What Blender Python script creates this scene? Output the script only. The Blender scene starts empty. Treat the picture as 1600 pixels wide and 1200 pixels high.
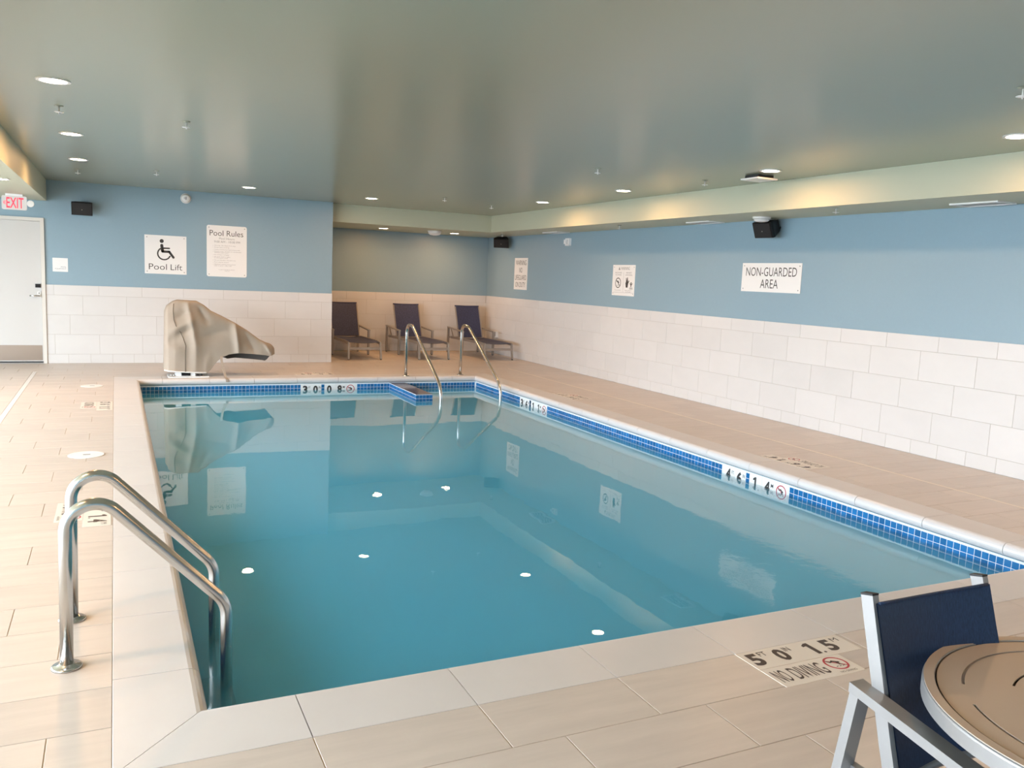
import bpy, math, random
from math import sin, cos, pi, radians as RD
from mathutils import Vector as V, Matrix
random.seed(7)
SC = bpy.context.scene
COL = SC.collection

# ------------------------------------------------------------------ camera, world, light, exposure
cam_d = bpy.data.cameras.new('camera'); cam = bpy.data.objects.new('camera', cam_d); COL.objects.link(cam)
cam_d.sensor_fit = 'HORIZONTAL'; cam_d.sensor_width = 36.0; cam_d.lens = 1298.97 / 1600 * 36
cam_d.clip_start = 0.05; cam_d.clip_end = 200
yaw, pitch, roll = 0.4479, -0.1253, 0.0435
fw = V((sin(yaw) * cos(pitch), cos(yaw) * cos(pitch), sin(pitch)))
rt = V((cos(yaw), -sin(yaw), 0)); up = rt.cross(fw)
r2 = rt * cos(roll) + up * sin(roll); u2 = -rt * sin(roll) + up * cos(roll)
M = Matrix((r2, u2, -fw)).transposed().to_4x4(); M.translation = V((0, 0, 1.5763))
cam.matrix_world = M
SC.camera = cam
SC.view_settings.view_transform = 'Standard'; SC.view_settings.look = 'None'
SC.view_settings.gamma = 1.0; SC.view_settings.use_curve_mapping = False
SC.view_settings.exposure = 0.15
SKY = (0.79, 0.87, 1.0); SKY_STRENGTH = 23.5
LAMP_POWER = 16.5; LAMP_COL = (1.0, 0.51, 0.21); LENS_EMIT = 28.0
w = bpy.data.worlds.new('world'); SC.world = w; w.use_nodes = True
bg = w.node_tree.nodes['Background']; bg.inputs[0].default_value = (*SKY, 1); bg.inputs[1].default_value = SKY_STRENGTH
cy = SC.cycles
cy.caustics_reflective = False; cy.caustics_refractive = False
cy.sample_clamp_indirect = 8.0; cy.use_denoising = True
cy.max_bounces = 10; cy.volume_bounces = 4; cy.diffuse_bounces = 6; cy.glossy_bounces = 4; cy.transparent_max_bounces = 16

# ------------------------------------------------------------------ dimensions (metres, floor z = 0)
XR, YF, YA, XC, XL, YN = 7.264, 14.40, 16.60, 3.395, -4.7, -3.0
HC, HB, HW = 2.743, 2.4345, 1.197
PX0, PX1, PY0, PY1 = 0.285, 5.235, 3.012, 12.30          # tips of the coping noses
WX0, WX1, WY0, WY1 = 0.262, 5.258, 2.989, 12.323         # pool walls
CX0, CX1, CY0, CY1 = -0.030, 5.555, 2.668, 12.64         # outer edges of the coping
WATER = -0.18
WINDOWS = [(-2.4, 0.9), (1.3, 4.6), (5.0, 8.3), (8.8, 12.1)]; WZ0, WZ1 = 0.10, 2.38
for i, (a, b) in enumerate(WINDOWS):                     # portals that guide sky light through the real windows
    ld = bpy.data.lights.new('window_daylight', 'AREA'); ld.shape = 'RECTANGLE'; ld.size = b - a; ld.size_y = WZ1 - WZ0
    ld.cycles.is_portal = True
    lo = bpy.data.objects.new('window_daylight', ld); COL.objects.link(lo)
    lo.location = (XL - 0.10, (a + b) / 2, (WZ0 + WZ1) / 2)
    lo.matrix_world = Matrix.Translation(lo.location) @ Matrix(((0, 0, -1), (1, 0, 0), (0, -1, 0))).to_4x4()

# ------------------------------------------------------------------ materials
def new_mat(name):
    m = bpy.data.materials.new(name); m.use_nodes = True
    return m, m.node_tree, m.node_tree.nodes['Principled BSDF']
def N(nt, t, **kw):
    n = nt.nodes.new(t)
    for k, v in kw.items(): setattr(n, k, v)
    return n
def mathn(nt, op, a, b=None):
    n = N(nt, 'ShaderNodeMath', operation=op)
    for i, x in enumerate((a, b)):
        if x is None: continue
        if isinstance(x, (int, float)): n.inputs[i].default_value = x
        else: nt.links.new(x, n.inputs[i])
    return n.outputs[0]
def mat(name, col, rough=0.5, metal=0.0, var=0.0, scale=(8, 8, 8), bump=0.0, bscale=60.0, rand=0.0, spec=0.5, emit=None, estr=0.0, coat=0.0):
    m, nt, p = new_mat(name)
    p.inputs['Base Color'].default_value = (*col, 1); p.inputs['Roughness'].default_value = rough
    p.inputs['Metallic'].default_value = metal; p.inputs['Specular IOR Level'].default_value = spec
    if coat: p.inputs['Coat Weight'].default_value = coat
    geo = N(nt, 'ShaderNodeNewGeometry')
    if var or rand:
        mapn = N(nt, 'ShaderNodeMapping'); nt.links.new(geo.outputs['Position'], mapn.inputs[0]); mapn.inputs['Scale'].default_value = scale
        noi = N(nt, 'ShaderNodeTexNoise'); noi.inputs['Scale'].default_value = 1.0; noi.inputs['Detail'].default_value = 5.0; noi.inputs['Roughness'].default_value = 0.6
        val = mathn(nt, 'MULTIPLY', mathn(nt, 'SUBTRACT', noi.outputs['Fac'], 0.5), var * 2)
        if rand:
            oi = N(nt, 'ShaderNodeObjectInfo')
            rnd = mathn(nt, 'FRACT', mathn(nt, 'ADD', oi.outputs['Random'], geo.outputs['Random Per Island']))
            off = N(nt, 'ShaderNodeCombineXYZ'); nt.links.new(mathn(nt, 'MULTIPLY', rnd, 37.0), off.inputs[0]); nt.links.new(mathn(nt, 'MULTIPLY', rnd, 19.0), off.inputs[1])
            add = N(nt, 'ShaderNodeVectorMath', operation='ADD'); nt.links.new(mapn.outputs[0], add.inputs[0]); nt.links.new(off.outputs[0], add.inputs[1])
            nt.links.new(add.outputs[0], noi.inputs['Vector'])
            val = mathn(nt, 'ADD', val, mathn(nt, 'MULTIPLY', mathn(nt, 'SUBTRACT', rnd, 0.5), rand * 2))
        else:
            nt.links.new(mapn.outputs[0], noi.inputs['Vector'])
        mul = N(nt, 'ShaderNodeVectorMath', operation='SCALE'); mul.inputs[0].default_value = col
        nt.links.new(mathn(nt, 'ADD', val, 1.0), mul.inputs['Scale']); nt.links.new(mul.outputs[0], p.inputs['Base Color'])
    if bump:
        n2 = N(nt, 'ShaderNodeTexNoise'); n2.inputs['Scale'].default_value = bscale; n2.inputs['Detail'].default_value = 3.0
        nt.links.new(geo.outputs['Position'], n2.inputs['Vector'])
        b = N(nt, 'ShaderNodeBump'); b.inputs['Strength'].default_value = bump; b.inputs['Distance'].default_value = 0.004
        nt.links.new(n2.outputs['Fac'], b.inputs['Height']); nt.links.new(b.outputs[0], p.inputs['Normal'])
    if emit:
        p.inputs['Emission Color'].default_value = (*emit, 1); p.inputs['Emission Strength'].default_value = estr
    return m
def schlick(nt, f0, normal=None):
    """two-sided Fresnel weight from the angle between view and surface normal"""
    geo = N(nt, 'ShaderNodeNewGeometry'); d = N(nt, 'ShaderNodeVectorMath', operation='DOT_PRODUCT')
    nt.links.new(geo.outputs['Incoming'], d.inputs[0]); nt.links.new(normal if normal else geo.outputs['Normal'], d.inputs[1])
    c = mathn(nt, 'MINIMUM', mathn(nt, 'ABSOLUTE', d.outputs['Value']), 1.0)
    return mathn(nt, 'ADD', mathn(nt, 'MULTIPLY', mathn(nt, 'POWER', mathn(nt, 'SUBTRACT', 1.0, c), 5.0), 1 - f0), f0)
def clear_mat(name, tint, f0, ripple=False, absorb=None, density=0.0):
    m, nt, p = new_mat(name); nt.nodes.remove(p); out = nt.nodes['Material Output']
    tr = N(nt, 'ShaderNodeBsdfTransparent'); tr.inputs[0].default_value = (*tint, 1)
    gl = N(nt, 'ShaderNodeBsdfGlossy'); gl.inputs['Roughness'].default_value = 0.0; gl.inputs['Color'].default_value = (1, 1, 1, 1)
    nrm = None
    if ripple:
        geo = N(nt, 'ShaderNodeNewGeometry')
        mp = N(nt, 'ShaderNodeMapping'); mp.inputs['Scale'].default_value = (1.0, 1.0, 1.0); nt.links.new(geo.outputs['Position'], mp.inputs[0])
        a = N(nt, 'ShaderNodeTexNoise'); a.inputs['Scale'].default_value = 1.6; a.inputs['Detail'].default_value = 2.0; nt.links.new(mp.outputs[0], a.inputs['Vector'])
        b2 = N(nt, 'ShaderNodeTexNoise'); b2.inputs['Scale'].default_value = 11.0; b2.inputs['Detail'].default_value = 3.0; nt.links.new(mp.outputs[0], b2.inputs['Vector'])
        # a patch of livelier ripples by the return jet in the near right corner
        dist = N(nt, 'ShaderNodeVectorMath', operation='DISTANCE'); nt.links.new(geo.outputs['Position'], dist.inputs[0]); dist.inputs[1].default_value = (4.1, 3.9, WATER)
        patch = mathn(nt, 'MAXIMUM', mathn(nt, 'SUBTRACT', 1.0, mathn(nt, 'DIVIDE', dist.outputs['Value'], 1.3)), 0.0)
        h = mathn(nt, 'ADD', mathn(nt, 'MULTIPLY', a.outputs['Fac'], 0.0012), mathn(nt, 'MULTIPLY', b2.outputs['Fac'], mathn(nt, 'ADD', mathn(nt, 'MULTIPLY', patch, 0.0016), 0.00006)))
        bp = N(nt, 'ShaderNodeBump'); bp.inputs['Strength'].default_value = 1.0; bp.inputs['Distance'].default_value = 1.0
        nt.links.new(h, bp.inputs['Height']); nt.links.new(bp.outputs[0], gl.inputs['Normal']); nrm = bp.outputs[0]
    mx = N(nt, 'ShaderNodeMixShader'); nt.links.new(schlick(nt, f0, nrm), mx.inputs[0])
    nt.links.new(tr.outputs[0], mx.inputs[1]); nt.links.new(gl.outputs[0], mx.inputs[2]); nt.links.new(mx.outputs[0], out.inputs['Surface'])
    if absorb:
        va = N(nt, 'ShaderNodeVolumeAbsorption'); va.inputs['Color'].default_value = (*absorb, 1); va.inputs['Density'].default_value = density
        vs_ = N(nt, 'ShaderNodeVolumeScatter'); vs_.inputs['Color'].default_value = (0.17, 0.64, 0.84, 1); vs_.inputs['Density'].default_value = 4.2; vs_.inputs['Anisotropy'].default_value = -0.15
        ad = N(nt, 'ShaderNodeAddShader'); nt.links.new(va.outputs[0], ad.inputs[0]); nt.links.new(vs_.outputs[0], ad.inputs[1])
        nt.links.new(ad.outputs[0], out.inputs['Volume'])
    return m
def sling_mat(name, col, axis_scale):
    m = mat(name, col, 0.5, var=0.85, scale=axis_scale, spec=0.35)
    return m
m_ceil = mat('sage_ceiling_paint', (0.305, 0.33, 0.26), 0.22, spec=0.5, bump=0.03, bscale=30)
m_bulk = mat('sage_bulkhead_paint', (0.50, 0.515, 0.39), 0.5, bump=0.03, bscale=30)
m_blue = mat('blue_wall_paint', (0.25, 0.365, 0.435), 0.45, var=0.03, scale=(30, 30, 30), bump=0.08, bscale=140)
m_wtile = mat('pale_wall_tile', (0.645, 0.63, 0.615), 0.38, var=0.05, scale=(3, 3, 5), rand=0.025)
m_wgrout = mat('wall_grout', (0.50, 0.47, 0.43), 0.8)
m_dtile = mat('sand_deck_tile', (0.585, 0.512, 0.456), 0.36, var=0.16, scale=(2.0, 16, 4), rand=0.045, bump=0.05, bscale=40)
m_dgrout = mat('cream_deck_grout', (0.62, 0.53, 0.42), 0.8)
m_coping = mat('pale_coping_tile', (0.65, 0.615, 0.60), 0.34, var=0.05, scale=(4, 4, 4), rand=0.02)
m_mosaic = mat('blue_glazed_mosaic', (0.016, 0.14, 0.36), 0.12, rand=0.22, var=0.05, scale=(9, 9, 9))
m_darkmos = mat('dark_blue_ledge_tile', (0.05, 0.06, 0.13), 0.14)
m_mgrout = mat('white_mosaic_grout', (0.75, 0.80, 0.83), 0.7)
m_plaster = mat('pool_plaster', (0.20, 0.50, 0.66), 0.85, var=0.04, scale=(2, 2, 2))
m_water = clear_mat('pool_water', (0.97, 1.0, 1.0), 0.022, True, (0.12, 0.62, 0.90), 2.4)
m_glass = clear_mat('window_glass', (0.97, 0.99, 0.98), 0.04)
m_steel = mat('brushed_stainless', (0.62, 0.61, 0.59), 0.22, 1.0)
m_white = mat('white_sign_board', (0.80, 0.80, 0.79), 0.4)
m_cream = mat('cream_marker_tile', (0.74, 0.68, 0.61), 0.4)
m_ink = mat('dark_print', (0.035, 0.032, 0.03), 0.5)
m_brown = mat('dark_brown_print', (0.05, 0.035, 0.03), 0.5)
m_grey = mat('grey_print', (0.24, 0.24, 0.25), 0.6)
m_red = mat('red_print', (0.45, 0.03, 0.05), 0.5)
m_plast = mat('white_plastic', (0.78, 0.78, 0.77), 0.4)
m_black = mat('black_plastic', (0.006, 0.006, 0.007), 0.42, spec=0.3)
m_grille = mat('black_speaker_grille', (0.009, 0.008, 0.008), 0.7, bump=0.5, bscale=400)
m_door = mat('cream_door_paint', (0.58, 0.565, 0.545), 0.4)
m_frame = mat('door_frame_paint', (0.66, 0.63, 0.58), 0.4)
m_kick = mat('brushed_bronze_plate', (0.34, 0.27, 0.22), 0.38, 0.9)
m_gap = mat('black_rubber', (0.015, 0.015, 0.016), 0.6)
m_lens = mat('lit_lamp_lens', (0.9, 0.85, 0.75), 0.4, emit=(1.0, 0.80, 0.58), estr=LENS_EMIT)
m_exitf = mat('lit_exit_face', (0.55, 0.54, 0.53), 0.4, emit=(1.0, 0.75, 0.72), estr=0.06)
m_exitr = mat('lit_exit_letters', (0.75, 0.04, 0.07), 0.4, emit=(1.0, 0.06, 0.12), estr=0.5)
m_alu = mat('silver_painted_aluminium', (0.34, 0.335, 0.335), 0.32, 0.45)
m_champ = mat('grey_champagne_aluminium', (0.36, 0.32, 0.28), 0.36, 0.55)
m_top = mat('taupe_table_top', (0.44, 0.37, 0.31), 0.42, 0.0, spec=0.35)
m_sling = sling_mat('navy_woven_sling', (0.019, 0.041, 0.095), (300, 300, 9))
m_sling2 = sling_mat('navy_lounger_sling', (0.045, 0.050, 0.100), (90, 90, 12))
m_cover = mat('khaki_cover_cloth', (0.37, 0.30, 0.235), 0.7, var=0.04, scale=(20, 20, 20), bump=0.06, bscale=120)
m_coverin = mat('dark_cover_lining', (0.11, 0.10, 0.09), 0.9)
m_seam = mat('dark_seam_thread', (0.12, 0.09, 0.06), 0.8)
m_hem = mat('white_hem', (0.82, 0.80, 0.76), 0.6)
m_strip = mat('white_deck_strip', (0.74, 0.72, 0.70), 0.4)
m_strip2 = mat('cream_deck_joint', (0.80, 0.71, 0.60), 0.5)
m_ground = mat('pale_concrete', (0.46, 0.45, 0.43), 0.9, var=0.1)

# ------------------------------------------------------------------ mesh helpers
class MB:
    def __init__(s): s.v = []; s.f = []; s.sm = []
    def add(s, vs, fs, smooth=False):
        b = len(s.v); s.v += [tuple(x) for x in vs]
        for f in fs: s.f.append(tuple(b + i for i in f)); s.sm.append(smooth)
        return s
    def box(s, x0, x1, y0, y1, z0, z1):
        return s.add([(x, y, z) for z in (z0, z1) for y in (y0, y1) for x in (x0, x1)],
                     [(0, 2, 3, 1), (4, 5, 7, 6), (0, 1, 5, 4), (2, 6, 7, 3), (0, 4, 6, 2), (1, 3, 7, 5)])
    def tile(s, o, u, v, n, wd, ht, t, c=0.0015):
        o, u, v, n = V(o), V(u), V(v), V(n)
        P = lambda a, b, h: o + u * a + v * b + n * h
        vs = [P(a, b, 0) for a, b in ((0, 0), (wd, 0), (wd, ht), (0, ht))] + [P(a, b, t - c) for a, b in ((0, 0), (wd, 0), (wd, ht), (0, ht))] + \
             [P(a, b, t) for a, b in ((c, c), (wd - c, c), (wd - c, ht - c), (c, ht - c))]
        fs = [(3, 2, 1, 0), (8, 9, 10, 11)]
        for i in range(4):
            j = (i + 1) % 4; fs += [(i, j, 4 + j, 4 + i), (4 + i, 4 + j, 8 + j, 8 + i)]
        return s.add(vs, fs)
    def prism(s, poly, B, h0, h1, smooth=False):
        o, u, v, n = B; k = len(poly)
        vs = [o + u * a + v * b + n * h0 for a, b in poly] + [o + u * a + v * b + n * h1 for a, b in poly]
        return s.add(vs, [tuple(range(k))[::-1], tuple(range(k, 2 * k))] + [(i, (i + 1) % k, k + (i + 1) % k, k + i) for i in range(k)], smooth)
    def ring(s, B, cu, cv, r0, r1, h0, h1, seg=40, a0=0.0, a1=2 * pi):
        o, u, v, n = B; full = abs(a1 - a0 - 2 * pi) < 1e-6; k = seg if full else seg + 1
        vs = []
        for i in range(k):
            a = a0 + (a1 - a0) * i / seg
            for r, h in ((r0, h0), (r1, h0), (r1, h1), (r0, h1)): vs.append(o + u * (cu + r * cos(a)) + v * (cv + r * sin(a)) + n * h)
        fs = []
        for i in range(seg):
            j = (i + 1) % k
            for q in range(4): fs.append((4 * i + q, 4 * i + (q + 1) % 4, 4 * j + (q + 1) % 4, 4 * j + q))
        if not full: fs += [(0, 3, 2, 1), (4 * k - 4, 4 * k - 3, 4 * k - 2, 4 * k - 1)]
        return s.add(vs, fs)
    def tube(s, pts, r, seg=12, caps=True, smooth=True):
        pts = [V(p) for p in pts]; k = len(pts); rs = r if isinstance(r, (list, tuple)) else [r] * k
        t0 = (pts[1] - pts[0]).normalized(); a = V((0, 0, 1)) if abs(t0.z) < 0.9 else V((1, 0, 0))
        nrm = (a - t0 * a.dot(t0)).normalized(); vs = []; pt = t0
        for i in range(k):
            t = ((pts[min(i + 1, k - 1)] - pts[max(i - 1, 0)])).normalized()
            nrm = (nrm - t * nrm.dot(t)).normalized(); b = t.cross(nrm)
            for q in range(seg):
                an = 2 * pi * q / seg; vs.append(pts[i] + (nrm * cos(an) + b * sin(an)) * rs[i])
        fs = [(i * seg + q, i * seg + (q + 1) % seg, (i + 1) * seg + (q + 1) % seg, (i + 1) * seg + q) for i in range(k - 1) for q in range(seg)]
        s.add(vs, fs, smooth)
        if caps:
            b = len(s.v) - k * seg
            s.f += [tuple(b + q for q in range(seg))[::-1], tuple(b + (k - 1) * seg + q for q in range(seg))]; s.sm += [False, False]
        return s
    def bar(s, pts, wv, tv, smooth=False):
        """rectangular tube along pts; wv, tv = full width / thickness vectors"""
        wv, tv = V(wv) / 2, V(tv) / 2; k = len(pts); vs = []
        for p in pts:
            p = V(p); vs += [p - wv - tv, p + wv - tv, p + wv + tv, p - wv + tv]
        fs = [(3, 2, 1, 0), tuple(4 * (k - 1) + q for q in range(4))]
        for i in range(k - 1):
            for q in range(4): fs.append((4 * i + q, 4 * i + (q + 1) % 4, 4 * i + 4 + (q + 1) % 4, 4 * i + 4 + q))
        return s.add(vs, fs, smooth)
    def lathe(s, prof, o, axis=(0, 0, 1), seg=24, smooth=True):
        o, ax = V(o), V(axis).normalized(); a = V((1, 0, 0)) if abs(ax.x) < 0.9 else V((0, 1, 0))
        u = (a - ax * a.dot(ax)).normalized(); v = ax.cross(u); k = len(prof)
        vs = [o + ax * h + (u * cos(2 * pi * q / seg) + v * sin(2 * pi * q / seg)) * r for r, h in prof for q in range(seg)]
        fs = [(i * seg + q, i * seg + (q + 1) % seg, (i + 1) * seg + (q + 1) % seg, (i + 1) * seg + q) for i in range(k - 1) for q in range(seg)]
        s.add(vs, fs, smooth); b = len(s.v) - k * seg
        s.f += [tuple(b + q for q in range(seg))[::-1], tuple(b + (k - 1) * seg + q for q in range(seg))]; s.sm += [False, False]
        return s
    def grid(s, fn, nu, nv, smooth=True):
        vs = [fn(i / nu, j / nv) for i in range(nu + 1) for j in range(nv + 1)]
        return s.add(vs, [(i * (nv + 1) + j, (i + 1) * (nv + 1) + j, (i + 1) * (nv + 1) + j + 1, i * (nv + 1) + j + 1) for i in range(nu) for j in range(nv)], smooth)
    def mesh(s, name, m):
        me = bpy.data.meshes.new(name); me.from_pydata(s.v, [], s.f)
        me.polygons.foreach_set('use_smooth', s.sm)
        if m: me.materials.append(m)
        me.update(); return me

def root_matrix(o): return Matrix.LocRotScale(o.location, o.rotation_euler, None)
def obj(name, mb, m, parent=None, world=True, label=None, kind=None):
    """link a mesh object; world=True: the mesh was drawn in room coordinates and is moved into its parent's frame"""
    me = mb.mesh(name, m) if isinstance(mb, MB) else mb
    o = bpy.data.objects.new(name, me); COL.objects.link(o)
    if parent is not None:
        o.parent = parent
        if world:
            mt = root_matrix(parent)
            if parent.parent is not None: mt = root_matrix(parent.parent) @ mt
            me.transform(mt.inverted())
    if label: o['label'] = label
    if kind: o['kind'] = kind
    return o
def tag(o, label, cat=None, group=None, kind=None):
    o['label'] = label
    if cat: o['category'] = cat
    if group: o['group'] = group
    if kind: o['kind'] = kind
    return o
def thing(name, label, cat, loc=(0, 0, 0), rotz=0.0, group=None):
    o = bpy.data.objects.new(name, None); COL.objects.link(o); o.empty_display_size = 0.1
    o.location = loc; o.rotation_euler = (0, 0, rotz)
    return tag(o, label, cat, group)
def struct(name, mb, m, label):
    o = obj(name, mb, m); o['kind'] = 'structure'; o['label'] = label; return o
def dup(t, loc, rotz, label):
    r = t.copy(); COL.objects.link(r); r.location = loc; r.rotation_euler = (0, 0, rotz); r['label'] = label
    for ch in list(t.children):
        c = ch.copy(); COL.objects.link(c); c.parent = r
        for g in list(ch.children):
            d = g.copy(); COL.objects.link(d); d.parent = c
    return r
TEXT = {}
def glyphs(s, bold=0.0):
    """outline of a line of lettering as flat 2-D triangles (built-in font), normalised to its own bounding box"""
    if (s, bold) not in TEXT:
        c = bpy.data.curves.new('t', 'FONT'); c.body = s; c.fill_mode = 'FRONT'; c.offset = bold; c.resolution_u = 3
        o = bpy.data.objects.new('t', c); me = bpy.data.meshes.new_from_object(o)
        vs = [(p.co.x, p.co.y) for p in me.vertices]; fs = [tuple(p.vertices) for p in me.polygons]
        bpy.data.objects.remove(o); bpy.data.curves.remove(c); bpy.data.meshes.remove(me)
        x0 = min(a for a, b in vs); x1 = max(a for a, b in vs); y0 = min(b for a, b in vs); y1 = max(b for a, b in vs)
        TEXT[(s, bold)] = ([((a - x0), (b - y0)) for a, b in vs], fs, x1 - x0, y1 - y0)
    return TEXT[(s, bold)]
def text(mb, s, B, u0, v0, h, wd=None, align='L', bold=0.0, lift=0.0006, cap=None):
    """write s on basis B with lower-left (u0, v0), letter height h, total width wd (None: natural)"""
    o, u, v, n = B
    if s == '1':                                             # the marker figure one has a slanted flag
        ux = u0 - (wd / 2 if align == 'C' else 0); P = lambda a, b: (ux + a * wd, v0 + b * h)
        poly(mb, B, [P(0.45, 0.0), P(1.0, 0.0), P(1.0, 1.0), P(0.58, 1.0), P(0.0, 0.86), P(0.0, 0.72), P(0.45, 0.76)], lift); return wd
    vs, fs, tw, th = glyphs(s, bold)
    k = h / (cap or th); kx = k if wd is None else wd / tw; W = tw * kx
    ux = u0 - (W / 2 if align == 'C' else W if align == 'R' else 0)
    mb.add([o + u * (ux + a * kx) + v * (v0 + b * k) + n * lift for a, b in vs], fs)
    return W
def rect(mb, B, u0, u1, v0, v1, lift=0.0006):
    o, u, v, n = B
    mb.add([o + u * a + v * b + n * lift for a, b in ((u0, v0), (u1, v0), (u1, v1), (u0, v1))], [(0, 1, 2, 3)])
def poly(mb, B, pts, lift=0.0006):
    o, u, v, n = B
    mb.add([o + u * a + v * b + n * lift for a, b in pts], [tuple(range(len(pts)))])
def stroke(mb, B, a, b, wd, lift=0.0006, rounded=0):
    a, b = V((*a, 0)), V((*b, 0)); d = (b - a).normalized(); p = V((-d.y, d.x, 0)) * wd / 2
    if rounded:
        pts = []; an = math.atan2(p.y, p.x)
        for i in range(9): q = an + pi * i / 8; pts.append((a.x + cos(q) * wd / 2, a.y + sin(q) * wd / 2))
        for i in range(9): q = an + pi + pi * i / 8; pts.append((b.x + cos(q) * wd / 2, b.y + sin(q) * wd / 2))
        poly(mb, B, pts, lift)
    else:
        poly(mb, B, [(x.x, x.y) for x in (a - p, b - p, b + p, a + p)], lift)
def disc(mb, B, cu, cv, r, lift=0.0006, seg=24, ry=None):
    poly(mb, B, [(cu + r * cos(2 * pi * i / seg), cv + (ry or r) * sin(2 * pi * i / seg)) for i in range(seg)], lift)
def fillet(pts, rad, n=8):
    pts = [V(p) for p in pts]; out = [pts[0]]
    for i in range(1, len(pts) - 1):
        a, b, c = pts[i - 1], pts[i], pts[i + 1]; d1 = (a - b).normalized(); d2 = (c - b).normalized()
        r = rad[i - 1] if isinstance(rad, (list, tuple)) else rad
        ang = d1.angle(d2); t = r / math.tan(ang / 2); cen = b + (d1 + d2).normalized() * (r / sin(ang / 2))
        p0 = b + d1 * t; p1 = b + d2 * t; e0 = p0 - cen; e1 = p1 - cen; tot = e0.angle(e1); ax = e0.cross(e1).normalized()
        for k in range(n + 1): out.append(cen + Matrix.Rotation(tot * k / n, 3, ax) @ e0)
    return out + [pts[-1]]
X, Y, Z = V((1, 0, 0)), V((0, 1, 0)), V((0, 0, 1))

# ------------------------------------------------------------------ room shell
mb = MB()
for x0, x1, y0, y1 in ((XL, XR + 0.0079, YN, CY0), (XL, CX0, CY0, CY1), (CX1, XR + 0.0079, CY0, CY1), (XL, XR + 0.0079, CY1, YA + 0.0079)):
    mb.box(x0, x1, y0, y1, -0.12, -0.0035)
floor = struct('floor', mb, m_dgrout, 'sand coloured tiled pool deck around the pool')
mb = MB().box(XL - 0.15, -0.90, YN - 0.15, 14.55, HB + 0.0, HB + 0.5)
struct('trim_1', mb, m_bulk, 'lowered green soffit along the left side above the door')
mb = MB().box(6.443, XR + 0.16, YN - 0.15, 14.61, HB, HB + 0.5)
mb.box(XC + 0.001, XR + 0.16, 14.61, YA + 0.15, HB, HB + 0.5)
struct('trim_2', mb, m_bulk, 'pale green bulkhead running along the right wall and over the lounger alcove')
struct('ceiling', MB().box(-0.90, 6.443, YN - 0.15, 14.61, HC, HC + 0.15), m_ceil, 'satin sage green ceiling over the pool')

DX0, DX1, DZ1 = -1.905, -0.992, 2.128                      # door leaf
FO = 0.05
mb = MB()
mb.box(XL - 0.15, DX0 - FO, YF + 0.009, YF + 0.16, 0, HC + 0.1); mb.box(DX1 + FO, XC - 0.006, YF + 0.009, YF + 0.16, 0, HC + 0.1)
mb.box(DX0 - FO, DX1 + FO, YF + 0.009, YF + 0.16, DZ1 + FO, HC + 0.1); mb.box(DX0 - FO, DX1 + FO, YF + 0.10, YF + 0.16, 0, DZ1 + FO)
mb.box(XC - 0.16, XC - 0.006, YF + 0.16, YA + 0.15, 0, HC + 0.1)
wall_far = struct('wall_far', mb, m_blue, 'blue far wall with pale tile wainscot beside the door')
wall_right = struct('wall_right', MB().box(XR + 0.008, XR + 0.16, YN - 0.15, YA + 0.15, -0.12, HC + 0.1), m_blue, 'long blue right wall above a pale tile wainscot')
wall_back = struct('wall_back', MB().box(XC, XR + 0.008, YA + 0.008, YA + 0.15, -0.12, HC), m_blue, 'blue alcove wall behind the loungers')
struct('wall_near', MB().box(XL - 0.15, XR + 0.008, YN - 0.15, YN, -0.12, HC + 0.1), m_blue, 'blue wall behind the camera')
mb = MB(); yy = [YN] + [q for wq in WINDOWS for q in wq] + [YF + 0.009]
for i in range(0, len(yy), 2): mb.box(XL - 0.15, XL, yy[i], yy[i + 1], 0, HC + 0.1)
for a, b in WINDOWS: mb.box(XL - 0.15, XL, a, b, -0.05, WZ0); mb.box(XL - 0.15, XL, a, b, WZ1, HC + 0.1)
struct('wall_left', mb, m_blue, 'blue window wall on the left outside the photo')
for i, (a, b) in enumerate(WINDOWS):
    fr = MB(); x0, x1 = XL - 0.11, XL - 0.05
    fr.box(x0, x1, a, a + 0.05, WZ0, WZ1).box(x0, x1, b - 0.05, b, WZ0, WZ1).box(x0, x1, a + 0.05, b - 0.05, WZ0, WZ0 + 0.05).box(x0, x1, a + 0.05, b - 0.05, WZ1 - 0.05, WZ1)
    fr.box(x0, x1, (a + b) / 2 - 0.025, (a + b) / 2 + 0.025, WZ0 + 0.05, WZ1 - 0.05)
    wo = struct('window_%d' % (i + 1), fr, m_frame, 'daylight window in the left wall outside the photo')
    for p, q in ((a + 0.05, (a + b) / 2 - 0.025), ((a + b) / 2 + 0.025, b - 0.05)):
        obj('pane', MB().box(XL - 0.083, XL - 0.077, p, q, WZ0 + 0.05, WZ1 - 0.05), m_glass, wo)
tag(obj('outdoor_paving', MB().box(XL - 30, XL - 0.15, -25, 40, -0.25, -0.15), m_ground), 'pale paving outside the windows, out of the photo', kind='structure')

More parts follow.
